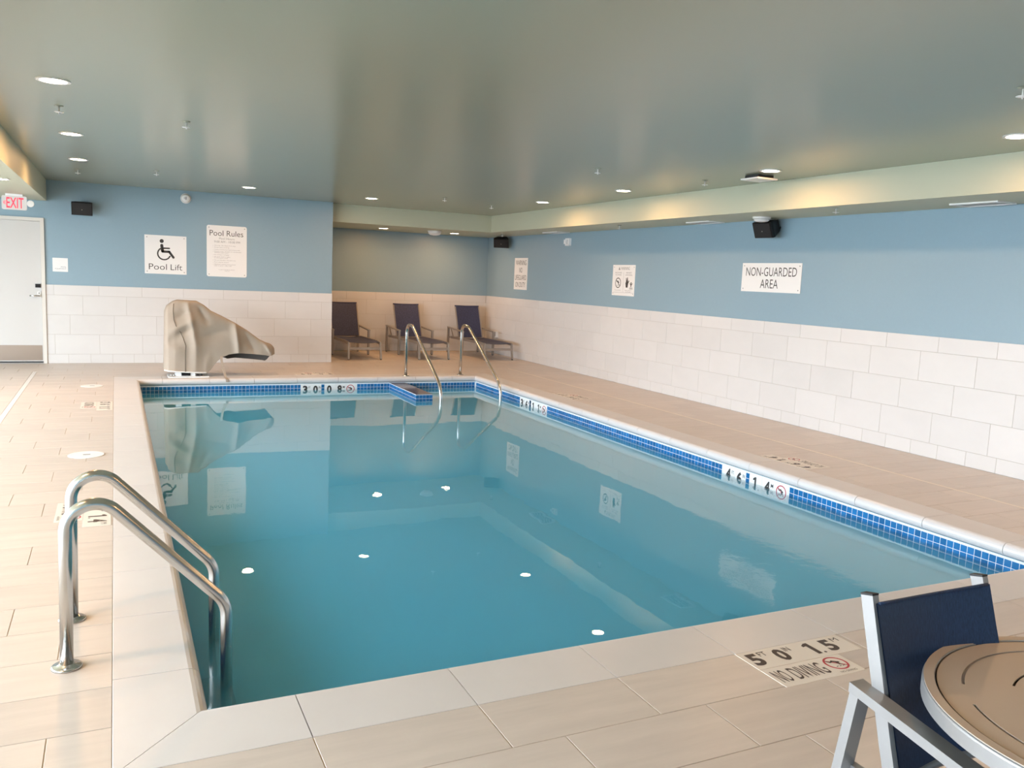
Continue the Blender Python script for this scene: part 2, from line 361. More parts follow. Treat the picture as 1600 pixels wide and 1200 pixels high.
TCACHE = {}
def put_tile(name, parent, o, axes, wd, ht, t, m, c=0.0015):
    key = (name, axes, round(wd, 4), round(ht, 4), t)
    if key not in TCACHE:
        u, v, n = {'floor': (X, Y, Z), 'far': (X, Z, -Y), 'right': (-Y, Z, -X), 'left': (Y, Z, X), 'near': (-X, Z, Y)}[axes]
        TCACHE[key] = MB().tile((0, 0, 0), u, v, n, wd, ht, t, c).mesh(name, m)
    ob = bpy.data.objects.new(name, TCACHE[key]); COL.objects.link(ob); ob.parent = parent; ob.location = o
    return ob
G = 0.004
ROWS = [(0.0, 0.142, 0.305), (0.142, 0.445, 0.61), (0.445, 0.745, 0.61), (0.745, 1.042, 0.61), (1.042, HW, 0.61)]
def wainscot(parent, axes, s0, s1, offs, place):
    """tile courses from s0 to s1 along the wall; offs = a joint position per course; place(s, z) -> lower-left corner of a tile starting at s"""
    for (z0, z1, pitch), of in zip(ROWS, offs):
        k = math.floor((s0 - of) / pitch)
        while of + k * pitch < s1 - 0.02:
            a = max(s0, of + k * pitch + G / 2); b = min(s1, of + (k + 1) * pitch - G / 2); k += 1
            if b - a > 0.015: put_tile('wall_tile', parent, place(a, b, z0 + G / 2), axes, b - a, z1 - z0 - G, 0.008, m_wtile)
obj('grout', MB().box(DX1 + FO + 0.001, XC - 0.0005, YF + 0.0035, YF + 0.0089, 0, HW - 0.002), m_wgrout, wall_far)
wainscot(wall_far, 'far', DX1 + FO + 0.001, XC, (-0.654, -0.222, -0.015, 0.165, 0.388), lambda a, b, z: (a, YF + 0.009, z))
obj('grout', MB().box(XR + 0.003, XR + 0.0079, YN, YA, 0, HW - 0.002), m_wgrout, wall_right)
wainscot(wall_right, 'right', YN, YA, (4.818, 5.523, 5.319, 5.115, 4.927), lambda a, b, z: (XR + 0.008, b, z))
obj('grout', MB().box(XC, XR + 0.003, YA + 0.003, YA + 0.0079, 0, HW - 0.002), m_wgrout, wall_back)
wainscot(wall_back, 'far', XC, XR, (3.4, 3.6, 3.8, 4.0, 4.2), lambda a, b, z: (a, YA + 0.008, z))
mb = MB()
for (z0, z1, pitch), of in zip(ROWS, (0.1, 0.2, 0.4, 0.6, 0.8)):     # return wall of the alcove, seen only from the side
    s = YF + 0.012
    while s < YA: e = min(s + pitch, YA); mb.tile((XC - 0.006, s, z0 + G / 2), Y, Z, X, e - s - G, z1 - z0 - G, 0.006); s = e
obj('wall_tile', mb, m_wtile, wall_far, kind='stuff')

# deck tiles: third-bond courses across the room
BASE = 2.666; far_mb = MB()
def clip(x0, x1, y0, y1):
    if x1 <= CX0 or x0 >= CX1 or y1 <= CY0 or y0 >= CY1: return [(x0, x1, y0, y1)]
    out = []
    if x0 < CX0: out.append((x0, CX0 - G / 2, y0, y1))
    if x1 > CX1: out.append((CX1 + G / 2, x1, y0, y1))
    xa, xb = max(x0, CX0), min(x1, CX1)
    if y0 < CY0: out.append((xa, xb, y0, CY0 - G / 2))
    if y1 > CY1: out.append((xa, xb, CY1 + G / 2, y1))
    return out
STRIPS = ((-1.055, -1.003), (6.278, 6.304))
n_deck = 0
for r in range(-19, 46):
    y0 = BASE + (r - 1) * 0.305; y1 = y0 + 0.305; of = -0.023 - 0.2033 * (r - 1) - 0.0  # r = 1 is the course just past the near coping edge
    of = 0.587 - 0.2033 * r
    if y0 > YA: break
    k = math.floor((XL - of) / 0.61)
    while of + k * 0.61 < XR:
        a, b = of + k * 0.61, of + (k + 1) * 0.61; k += 1
        a, b = max(a, XL), min(b, XR)
        cuts = [(a, b)]
        if 0.2 < y0 < 13.2:
            for s0, s1 in STRIPS:
                nc = []
                for p, q in cuts:
                    if q <= s0 or p >= s1: nc.append((p, q))
                    else:
                        if p < s0: nc.append((p, s0))
                        if q > s1: nc.append((s1, q))
                cuts = nc
        for p, q in cuts:
            for x0, x1, t0, t1 in clip(p + G / 2, q - G / 2, max(y0 + G / 2, YN), min(y1 - G / 2, YA)):
                if x1 - x0 < 0.012 or t1 - t0 < 0.012: continue
                near = (t1 <= CY0 + 0.01 and t0 > 1.1 and -0.5 < x1 and x0 < 3.6) or (t0 > 2.5 and t1 < 8.2 and ((x1 < 0 and x1 > -1.5) or x0 > 5.4))
                if near: put_tile('deck_tile', floor, (x0, t0, -0.0036), 'floor', x1 - x0, t1 - t0, 0.0036, m_dtile, 0.001); n_deck += 1
                else: far_mb.tile((x0, t0, -0.0036), X, Y, Z, x1 - x0, t1 - t0, 0.0036, 0.001)
obj('deck_tile', far_mb, m_dtile, floor, kind='stuff')
for i, ((s0, s1), m, lb) in enumerate(zip(STRIPS, (m_strip, m_strip2), ('white drain strip in the left deck running towards the door', 'thin cream joint in the right deck parallel to the wall'))):
    struct('trim_%d' % (i + 3), MB().box(s0 + 0.002, s1 - 0.002, 0.3, 13.3, -0.003, 0.0004), m, lb)

# door
fr = MB()
fr.box(DX0 - FO, DX0, YF - 0.018, YF + 0.10, 0, DZ1 + FO).box(DX1, DX1 + FO, YF - 0.018, YF + 0.10, 0, DZ1 + FO).box(DX0, DX1, YF - 0.018, YF + 0.10, DZ1, DZ1 + FO)
door = struct('door_1', MB().box(DX0 + 0.003, DX1 - 0.003, YF + 0.012, YF + 0.056, 0.03, DZ1 - 0.003), m_door, 'cream metal door in the far wall at the left edge with a bronze kick plate')
obj('door_frame', fr, m_frame, door)
obj('kick_plate', MB().box(DX0 + 0.02, DX1 - 0.012, YF + 0.009, YF + 0.012, 0.045, 0.275), m_kick, door, label='brushed bronze kick plate')
obj('threshold', MB().box(DX0, DX1, YF - 0.01, YF + 0.09, 0.0, 0.012), m_alu, door)
obj('door_sweep', MB().box(DX0 + 0.003, DX1 - 0.003, YF + 0.02, YF + 0.05, 0.0125, 0.03), m_gap, door)
hb = MB().box(-1.052, -1.004, YF - 0.008, YF + 0.0119, 1.00, 1.085)
hd = obj('lever_handle', MB().lathe([(0.012, 0), (0.012, 0.055)], (-1.028, YF - 0.008, 1.025), (0, -1, 0), 12).tube([(-1.022, YF - 0.06, 1.025), (-1.15, YF - 0.06, 1.022)], 0.011, 10), m_steel, door, label='steel lever handle')
obj('escutcheon', hb, m_plast, hd); obj('keyhole', MB().lathe([(0.008, 0), (0.008, 0.004)], (-1.028, YF - 0.008, 1.062), (0, -1, 0), 12), m_black, hd)
obj('card_reader', MB().box(-1.075, -1.005, YF - 0.022, YF + 0.0119, 1.145, 1.20), m_black, door, label='black card reader above the handle')

# ------------------------------------------------------------------ pool
pool = thing('swimming_pool', 'rectangular indoor swimming pool with pale coping and blue waterline tiles', 'pool', (0, 0, 0))
T = 0.12; mb = MB()
def zb(y): return -1.55 + 0.62 * (y - WY0) / (WY1 - WY0)
def quad_wall(a, b, out):
    """basin wall from a to b with thickness along out"""
    (ax, ay), (bx, by) = a, b; ox, oy = out
    za, zbq = zb(ay), zb(by)
    vs = [(ax, ay, za), (bx, by, zbq), (bx, by, -0.0905), (ax, ay, -0.0905)] + [(ax + ox, ay + oy, za), (bx + ox, by + oy, zbq), (bx + ox, by + oy, -0.0905), (ax + ox, ay + oy, -0.0905)]
    mb.add(vs, [(0, 1, 2, 3), (7, 6, 5, 4), (0, 4, 5, 1), (1, 5, 6, 2), (2, 6, 7, 3), (3, 7, 4, 0)])
E2 = 0.006                                                # room for the tile band on the wall face
quad_wall((WX0 - E2, WY0 - T), (WX0 - E2, WY1 + T), (-T, 0)); quad_wall((WX1 + E2, WY1 + T), (WX1 + E2, WY0 - T), (T, 0))
quad_wall((WX1 + E2, WY0 - E2), (WX0 - E2, WY0 - E2), (0, -T)); quad_wall((WX0 - E2, WY1 + E2), (WX1 + E2, WY1 + E2), (0, T))
a, b = WY0 - T, WY1 + T
mb.add([(WX0 - T, a, zb(a)), (WX1 + T, a, zb(a)), (WX1 + T, b, zb(b)), (WX0 - T, b, zb(b))] + [(WX0 - T, a, zb(a) - 0.1), (WX1 + T, a, zb(a) - 0.1), (WX1 + T, b, zb(b) - 0.1), (WX0 - T, b, zb(b) - 0.1)],
       [(0, 1, 2, 3), (7, 6, 5, 4), (0, 4, 5, 1), (1, 5, 6, 2), (2, 6, 7, 3), (3, 7, 4, 0)])
obj('basin', mb, m_plaster, pool)
# entry steps in the far right corner
LX0, LX1, LY0 = 3.815, 4.065, 11.05
st = MB()
for i, (yd, zt) in enumerate(((11.15, -0.66), (11.55, -0.48), (11.95, -0.32))): st.box(LX1, WX1 + E2, yd, WY1 + E2, zb(yd) - 0.02 if i == 0 else (-0.66, -0.48)[i - 1], zt)
obj('entry_steps', st, m_plaster, pool)
# coping: bullnose units with a half-round nose hanging over the pool
NR = 0.045
def coping_prof(wd):
    pts = [(0, -0.012)] + [(0, -0.001), (0.002, 0.0)] + [(wd - NR + NR * sin(q), -NR + NR * cos(q)) for q in [pi * i / 10 for i in range(11)]] + [(wd - NR - 0.01, -0.09), (0.03, -0.09)]
    return pts
def coping_side(cuts, o, u, v, wd, m0, m1):
    """units along u; v = towards the pool; m0/m1: mitre slope at the two ends of the run"""
    pr = coping_prof(wd)
    for i in range(len(cuts) - 1):
        s0, s1 = cuts[i], cuts[i + 1]; k = len(pr); vs = []
        for e in (0, 1):
            for p, z in pr:
                s = (s0 + G / 2 + (p * m0 if i == 0 else 0)) if e == 0 else (s1 - G / 2 - (p * m1 if i == len(cuts) - 2 else 0))
                vs.append(o + u * s + v * p + Z * z)
        fs = [tuple(range(k)), tuple(range(k, 2 * k))[::-1]] + [(j, k + j, k + (j + 1) % k, (j + 1) % k) for j in range(k)]
        q = MB().add(vs, fs); 
        for t in range(2, len(q.f)): q.sm[-(k) + 0] = False
        me = obj('coping_tile', q, m_coping, pool)
def cuts(s0, s1, anchor, pitch=0.61):
    k = math.ceil((s0 + 0.2 - anchor) / pitch); out = [s0]
    while anchor + k * pitch < s1 - 0.2: out.append(anchor + k * pitch); k += 1
    return out + [s1]
wn, wf, wl, wr = PY0 - CY0, CY1 - PY1, PX0 - CX0, CX1 - PX1
coping_side(cuts(CX0, CX1, 0.587), V((0, CY0, 0)), X, Y, wn, wl / wn, wr / wn)
coping_side(cuts(CX0, CX1, 0.575), V((0, CY1, 0)), X, -Y, wf, wl / wf, wr / wf)
coping_side(cuts(CY0, CY1, 3.33), V((CX0, 0, 0)), Y, X, wl, wn / wl, wf / wl)
coping_side(cuts(CY0, CY1, 3.36), V((CX1, 0, 0)), Y, -X, wr, wn / wr, wf / wr)
# waterline band: three courses of small glazed tiles on white grout, depth tiles let into it
P = 0.0525; BZ0, BZ1 = -0.258, -0.0905
gb = MB()
gb.box(WX0 - E2, WX0 - 0.002, WY0, WY1, BZ0, BZ1); gb.box(WX1 + 0.002, WX1 + E2, WY0, WY1, BZ0, BZ1)
gb.box(WX0, WX1, WY0 - E2, WY0 - 0.002, BZ0, BZ1); gb.box(WX0, WX1, WY1 + 0.002, WY1 + E2, BZ0, BZ1)
obj('tile_grout', gb, m_mgrout, pool)
FARM = [(2.457, 2.762), (2.8145, 3.285)]; R1M = [(10.352, 10.655), (9.815, 10.30)]; R2M = [(5.856, 6.165), (5.312, 5.803)]
mstuff = MB(); TS = 0.0475
def in_any(a, b, L): return any(a < q - 0.012 and b > p + 0.012 for p, q in L)
for row in range(3):
    z = -0.103 - (row + 1) * 0.0515
    s = WX0 + 0.003
    while s + TS < WX1:
        if not in_any(s, s + TS, FARM) and not (s > LX0 + 0.003 and s + TS < LX1 - 0.003): mstuff.tile((s, WY1 + 0.002, z), X, Z, -Y, TS, TS, 0.003, 0.001)
        mstuff.tile((s + TS, WY0 - 0.002, z), -X, Z, Y, TS, TS, 0.003, 0.001); s += P
    s = WY0 + 0.003
    while s + TS < WY1:
        mstuff.tile((WX0 - 0.002, s, z), Y, Z, X, TS, TS, 0.003, 0.001)
        if not in_any(s, s + TS, R1M + R2M):
            if s < 5.31: put_tile('mosaic_tile', pool, (WX1 + 0.002, s + TS, z), 'right', TS, TS, 0.003, m_mosaic, 0.001)
            else: mstuff.tile((WX1 + 0.002, s + TS, z), -Y, Z, -X, TS, TS, 0.003, 0.001)
        s += P
obj('mosaic_tile', mstuff, m_mosaic, pool, kind='stuff')
# dividing ledge beside the steps
lg = MB().box(LX0 + 0.003, LX1 - 0.003, LY0 + 0.003, WY1, zb(LY0), -0.098)
led = obj('ledge', lg, m_mgrout, pool)
obj('ledge_top', MB().box(LX0, LX1, LY0, WY1 - 0.001, -0.098, -0.0945), m_darkmos, led, label='dark tiled top of the ledge')
lt = MB()
for row in range(3):
    z = -0.103 - (row + 1) * 0.0515
    for k in range(5): lt.tile((LX0 + 0.0015 + k * 0.05, LY0 + 0.003, z), X, Z, -Y, 0.047, TS, 0.003, 0.001)
    s = LY0 + 0.004
    while s + TS < WY1: lt.tile((LX0 + 0.003, s + TS, z), -Y, Z, -X, TS, TS, 0.003, 0.001); lt.tile((LX1 - 0.003, s, z), Y, Z, X, TS, TS, 0.003, 0.001); s += P
obj('mosaic_tile', lt, m_mosaic, led, kind='stuff')

def no_diving(parent, B, cu, cv, r, ringm, inkm, lift=0.0006):
    q = MB(); q.ring(B, cu, cv, r * 0.84, r, lift * 0.3, lift, 36)
    a = RD(-40); stroke(q, B, (cu - r * 0.86 * cos(a), cv - r * 0.86 * sin(a)), (cu + r * 0.86 * cos(a), cv + r * 0.86 * sin(a)), r * 0.13, lift)
    obj('prohibition_ring', q, ringm, parent)
    d = MB(); L = lift * 1.6
    disc(d, B, cu + 0.30 * r, cv + 0.08 * r, 0.11 * r, L, 12)                                   # head, then body tipped head-down, legs and arms
    for p0, p1, wd in (((0.20, 0.12), (-0.12, 0.36), 0.20), ((-0.10, 0.34), (-0.42, 0.20), 0.13), ((-0.42, 0.20), (-0.58, 0.42), 0.10), ((0.16, 0.08), (0.28, -0.32), 0.09), ((0.08, 0.10), (0.12, -0.30), 0.08)):
        stroke(d, B, (cu + p0[0] * r, cv + p0[1] * r), (cu + p1[0] * r, cv + p1[1] * r), wd * r, L, 1)
    for k in range(3): stroke(d, B, (cu + (-0.45 + 0.32 * k) * r, cv - 0.52 * r), (cu + (-0.22 + 0.32 * k) * r, cv - 0.46 * r), 0.07 * r, L)
    obj('diver_figure', d, inkm, parent)
def wall_marker(B, runs, ft, inch, m1, m2, label_parent):
    """depth marking let into the waterline band: two white tiles, then three"""
    S = 0.152
    (a0, a1), (b0, b1) = runs
    ts = []
    for s0, s1, k in ((a0, a1, 2), (b0, b1, 3)):
        for i in range(k):
            w1 = (s1 - s0) / k
            q = MB().tile(B[0] + B[1] * (s0 + i * w1 + 0.001) + B[2] * (BZ0 + 0.003), B[1], B[2], B[3], w1 - 0.002, BZ1 - BZ0 - 0.006, 0.0035, 0.001)
            ts.append(obj('depth_tile', q, m_white, pool))
    gq = MB(); gx = (a1 + b0) / 2 - 0.022                    # one column of blue tiles between the two groups
    for row in range(3): gq.tile(B[0] + B[1] * gx + B[2] * (-0.103 - (row + 1) * 0.0515), B[1], B[2], B[3], 0.044, TS, 0.003, 0.001)
    obj('mosaic_tile', gq, m_mosaic, pool, kind='stuff')
    C = (B[0] + B[3] * 0.0035, B[1], B[2], B[3])
    wa = (a1 - a0) / 2; wb = (b1 - b0) / 3; z0 = WATER - 0.058; h = 0.118
    for t, s0, wdt, big, small in ((ts[0], a0, wa, ft, 'FT'), (ts[1], a0 + wa, wa, inch, 'IN'), (ts[2], b0, wb, m1, '.'), (ts[3], b0 + wb, wb, m2, 'M')):
        q = MB(); text(q, big, C, s0 + (0.034 if big != '1' else 0.070), z0, h, 0.070 if big != '1' else 0.042, 'L' if big != '1' else 'C', 0.045 if big != '1' else 0.02)
        obj('digit', q, m_ink, t); q = MB()
        if small == '.': disc(q, C, s0 + 0.125, z0 + 0.008, 0.008)
        else: text(q, small, C, s0 + 0.116, z0 + 0.072, 0.034, 0.030, 'L', 0.01)
        obj('decimal_point' if small == '.' else 'unit_mark', q, m_ink, t)
    no_diving(ts[4], C, b0 + 2.5 * wb, WATER + 0.002, 0.062, m_red, m_ink)
wall_marker((V((0, WY1 + 0.002, 0)), X, Z, -Y), FARM, '3', '0', '0', '8', 'far')
rv = lambda L: [(-q, -p) for p, q in L]
wall_marker((V((WX1 + 0.002, 0, 0)), -Y, Z, -X), rv(R1M), '3', '6', '1', '1', 'right')
wall_marker((V((WX1 + 0.002, 0, 0)), -Y, Z, -X), rv(R2M), '4', '6', '1', '4', 'right')

wb_ = MB().box(WX0 - 0.02, WX1 + 0.02, WY0 - 0.02, WY1 + 0.02, -1.62, WATER)
tag(obj('pool_water', wb_, m_water), 'clear blue green water filling the pool', 'water', kind='stuff')

# ------------------------------------------------------------------ depth markings in the deck
def deck_marker(o, u, v, ft, inch, mtr, label):
    t = thing('depth_marker', label, 'depth marker', tuple(o)); B = (o, u, v, Z)
    a = obj('marker_tile', MB().tile(o - v * 0.155, u, v, Z, 0.592, 0.155, 0.0014, 0.0006), m_cream, t)
    b = obj('marker_tile', MB().tile(o - v * 0.313, u, v, Z, 0.442, 0.155, 0.0014, 0.0006), m_cream, t)
    L = 0.0018; z0 = -0.128; h = 0.105
    for nm, tx, uu, vv, hh, ww, bo in (('digit', ft, 0.022, z0, h, 0.062, 0.04), ('unit_mark', 'FT', 0.094, z0 + 0.070, 0.037, 0.042, 0.012), ('digit', inch, 0.165, z0, h, 0.062, 0.04), ('unit_mark', 'IN', 0.237, z0 + 0.070, 0.037, 0.034, 0.012),
                                   ('digit', mtr[0], 0.345, z0, h, 0.042 if mtr[0] == '1' else 0.06, 0.022), ('digit', mtr[2], 0.445, z0, h, 0.062 if mtr[2] != '1' else 0.042, 0.04 if mtr[2] != '1' else 0.022), ('unit_mark', 'M', 0.522, z0 + 0.072, 0.034, 0.038, 0.0)):
        q = MB(); text(q, tx, B, uu, vv, hh, ww, 'L', bo, L); obj(nm, q, m_brown, a)
    dq = MB(); disc(dq, B, 0.408, z0 + 0.006, 0.007, L); obj('decimal_point', dq, m_brown, a)
    for tx, uu, wd in (('NO', 0.022, 0.062), ('DIVING', 0.108, 0.176)): q = MB(); text(q, tx, B, uu, -0.282, 0.098, wd, 'L', 0.005, L); obj('word', q, m_brown, b)
    q = MB(); text(q, 'NO DIVING', B, 0.364, -0.300, 0.013, 0.09, 'C', 0.0, L); obj('small_lettering', q, m_brown, b)
    no_diving(b, (o + Z * 0.0012, u, v, Z), 0.364, -0.222, 0.055, m_red, m_brown)
    return t
deck_marker(V((2.410, 2.664, 0)), X, Y, '5', '0', '1.5', 'cream depth marking 5 FT 0 IN on the near deck edge by the chair')
deck_marker(V((-0.042, 6.005, 0)), -Y, X, '4', '6', '1.4', 'white depth marking 1.4 M on the left deck behind the grab rails')
deck_marker(V((-0.042, 10.37, 0)), -Y, X, '3', '6', '1.1', 'small white depth marking on the left deck between the two round lids')
deck_marker(V((5.562, 5.44, 0)), Y, -X, '4', '6', '1.4', 'cream depth marking on the right deck above the waterline figures 4 6')
deck_marker(V((5.562, 9.66, 0)), Y, -X, '3', '6', '1.1', 'faint cream depth marking on the right deck nearer the far handrails')
deck_marker(V((3.045, 12.646, 0)), -X, -Y, '3', '0', '0.9', 'faint cream depth marking on the far deck right of the covered pool lift')

def lid(x, y, r, label):
    t = thing('skimmer_lid', label, 'lid', (x, y, 0), 0, 'round white lids in the left deck')
    obj('cover_plate', MB().lathe([(r, 0.0), (r, 0.002), (r - 0.004, 0.004), (r * 0.82, 0.004), (r * 0.80, 0.0032), (r * 0.05, 0.0032)], (x, y, 0.0002), (0, 0, 1), 40, False), m_plast, t)
    obj('finger_slot', MB().box(x - 0.025, x + 0.03, y - 0.012, y + 0.012, 0.0033, 0.0045), m_grey, t)
lid(-0.23, 7.50, 0.135, 'round white skimmer lid in the left deck just behind the grab rails')
lid(-0.28, 11.73, 0.13, 'small far round white skimmer lid in the left deck towards the covered lift')

# ------------------------------------------------------------------ near pool ladder
lad = thing('pool_ladder', 'stainless steel pool ladder with two curved grab rails at the left edge', 'ladder', (-0.19, 3.75, 0))
for y in (3.502, 3.985):
    path = fillet([(-0.191, y, 0.0), (-0.183, y, 0.796), (0.402, y, 0.184), (0.402, y, -1.15)], [0.102, 0.13], 18)
    g = obj('grab_rail', MB().tube(path, 0.0242, 20), m_steel, lad)
    obj('deck_flange', MB().lathe([(0.056, 0.0), (0.056, 0.006), (0.050, 0.010), (0.030, 0.012), (0.0275, 0.017)], (-0.191, y, 0.0002), (0, 0, 1), 32), m_steel, g)
    obj('wall_bumper', MB().lathe([(0.024, 0), (0.024, 0.11)], (0.262, y, -1.08), (1, 0, 0), 16), m_gap, g)
for z in (-0.36, -0.63, -0.90):
    obj('tread', MB().box(0.335, 0.465, 3.527, 3.960, z - 0.03, z), m_black, lad, label='dark ladder tread under water')

# far handrails by the steps
def handrail(x, yb, label):
    t = thing('stair_handrail', label, 'handrail', (x, yb, 0), 0, 'handrails at the pool steps')
    path = fillet([(x + 0.01, yb, 0.0), (x + 0.01, yb, 0.805), (x, yb - 0.30, 0.805), (x, yb - 1.61, 0.032), (x, yb - 1.615, -0.8)], [0.13, 0.28, 0.28], 12)
    g = obj('rail', MB().tube(path, 0.0242, 16), m_steel, t)
    obj('deck_flange', MB().lathe([(0.055, 0.0), (0.055, 0.008), (0.03, 0.014)], (x + 0.01, yb, 0.0002), (0, 0, 1), 24), m_steel, t)
handrail(4.09, 12.395, 'left stainless handrail at the far pool steps beside the tiled ledge')
handrail(5.035, 12.46, 'right stainless handrail at the far pool steps by the right edge')

# ------------------------------------------------------------------ covered pool lift
lift = thing('pool_lift', 'pool lift hidden under a draped khaki cover on the far deck', 'pool lift', (0.95, 12.85, 0))
TOP = [(0.615, 0.10), (0.62, 0.90), (0.66, 1.00), (0.74, 1.06), (0.80, 1.082), (1.06, 1.072), (1.15, 1.02), (1.255, 0.935), (1.40, 0.865), (1.57, 0.775), (1.75, 0.665), (1.93, 0.528), (2.03, 0.480), (2.09, 0.462), (2.13, 0.430), (2.15, 0.395)]
BOT = [(0.615, 0.085), (0.90, 0.065), (1.18, 0.055), (1.23, 0.10), (1.28, 0.17), (1.33, 0.23), (1.39, 0.275), (1.48, 0.315), (1.61, 0.335), (1.85, 0.315), (2.00, 0.300), (2.07, 0.285), (2.15, 0.31)]
DEP = [(0.615, 0.16), (0.66, 0.235), (0.75, 0.26), (1.10, 0.25), (1.30, 0.22), (1.60, 0.18), (1.95, 0.15), (2.10, 0.12), (2.15, 0.06)]
def lerp(L, x):
    if x <= L[0][0]: return L[0][1]
    for (a, p), (b, q) in zip(L, L[1:]):
        if x <= b: return p + (q - p) * (x - a) / (b - a)
    return L[-1][1]
CYL = 12.80
FOLDS = [((0.93, 1.03), (1.03, 0.45), 0.050, 0.035), ((1.03, 0.45), (1.02, 0.12), 0.07, 0.022), ((1.575, 0.76), (1.62, 0.34), 0.045, 0.040), ((0.72, 0.66), (0.98, 0.80), 0.05, 0.022),
         ((0.70, 0.54), (0.97, 0.66), 0.04, -0.022), ((0.68, 0.40), (0.86, 0.34), 0.04, 0.018), ((0.66, 0.47), (0.84, 0.52), 0.035, -0.016), ((1.08, 0.98), (1.18, 0.80), 0.05, -0.030), ((1.72, 0.62), (1.85, 0.36), 0.07, -0.030),
         ((0.76, 0.84), (0.97, 0.93), 0.05, -0.014), ((2.00, 0.47), (2.09, 0.32), 0.035, 0.022), ((1.15, 0.58), (1.45, 0.66), 0.09, -0.02), ((1.14, 0.14), (1.22, 0.28), 0.04, 0.015)]
def fold(x, z):
    s = 0
    for (a, b), (c, d), wd, amp in FOLDS:
        px, pz = c - a, d - b; L2 = px * px + pz * pz; t = max(0, min(1, ((x - a) * px + (z - b) * pz) / L2))
        dd = math.hypot(x - a - px * t, z - b - pz * t); s += 1.6 * amp * math.exp(-(dd / wd) ** 1.5) * (0.35 + 0.65 * sin(pi * min(1, max(0.02, t * 0.8 + 0.1))))
    return s
def cover_pt(i, j):
    x = 0.615 + (2.15 - 0.615) * i; zt, zbt, d = lerp(TOP, x), lerp(BOT, x), lerp(DEP, x)
    a = pi * j; c, sn = cos(a), sin(a)
    if c < 0 and x > 1.35: zbt -= 0.105 * min(1, (x - 1.35) / 0.15) * max(0.0, min(1, (2.14 - x) / 0.1)) * (-c)
    yy = -math.copysign(abs(c) ** 0.30, c) * d; zz = zbt + (zt - zbt) * abs(sn) ** 0.62
    taper = 1 - 0.30 * max(0, (zz - zbt)) / max(zt - zbt, 0.05)
    y = CYL + yy * taper
    f = fold(x, zz); y += -f if c > 0 else f * 0.6
    return V((x, y, zz))
cv = MB().grid(lambda i, j: cover_pt(i, j), 110, 72)
L0 = [cover_pt(0, j / 40) for j in range(41)]
cv.add([V((0.612, p.y, p.z)) for p in L0], [tuple(range(41))[::-1]], False)
cover = obj('cover', cv, m_cover, lift, label='draped khaki cloth cover')
inn = MB().grid(lambda i, j: (lambda p: V((p.x, CYL + (p.y - CYL) * 0.93, p.z - 0.004 if p.z > lerp(BOT, p.x) + 0.02 else p.z + 0.004)))(cover_pt(0.30 + i * 0.69, j)), 50, 36)
obj('lining', inn, m_coverin, cover, label='dark underside of the cover')
hem = [cover_pt(k / 60 * 0.36, 0.0) + V((0, -0.004, 0.004)) for k in range(61)]
obj('hem', MB().tube(hem, 0.009, 6), m_hem, cover)
seam = []
for x, z in ((0.745, 1.03), (0.735, 0.93), (0.742, 0.80), (0.77, 0.72), (0.83, 0.63), (0.86, 0.55), (0.895, 0.45), (0.885, 0.35), (0.885, 0.09)):
    best = min((cover_pt((x - 0.615) / 1.535, j / 200) for j in range(0, 90)), key=lambda p: abs(p.z - z)); seam.append(best + V((0, -0.007, 0)))
obj('seam', MB().tube(seam, 0.0035, 6), m_seam, cover)
base = obj('base_plate', MB().box(0.66, 1.20, 12.48, 12.80, 0.0, 0.012), m_plast, lift)
obj('socket', MB().box(0.76, 1.02, 12.56, 12.76, 0.012, 0.075), m_plast, lift)
obj('socket_recess', MB().box(0.835, 0.955, 12.552, 12.5599, 0.018, 0.062), m_black, lift)
obj('mast', MB().lathe([(0.05, 0), (0.05, 0.85)], (0.90, 12.78, 0.075), (0, 0, 1), 20), m_alu, lift)
for bx in (0.705, 0.735, 1.05, 1.10): obj('anchor_bolt', MB().lathe([(0.014, 0), (0.014, 0.018), (0.008, 0.03)], (bx, 12.56, 0.012), (0, 0, 1), 8), m_gap if bx > 1 else m_steel, lift)
sp = [(1.375, 12.575, 0.29), (1.372, 12.55, 0.25), (1.385, 12.50, 0.14), (1.405, 12.45, 0.06), (1.412, 12.40, 0.008), (1.418, 12.33, 0.006), (1.420, 12.285, -0.01), (1.421, 12.282, -0.045)]
obj('strap', MB().bar(sp, (0.034, 0, 0), (0, 0.003, 0.003)), m_cover, lift)

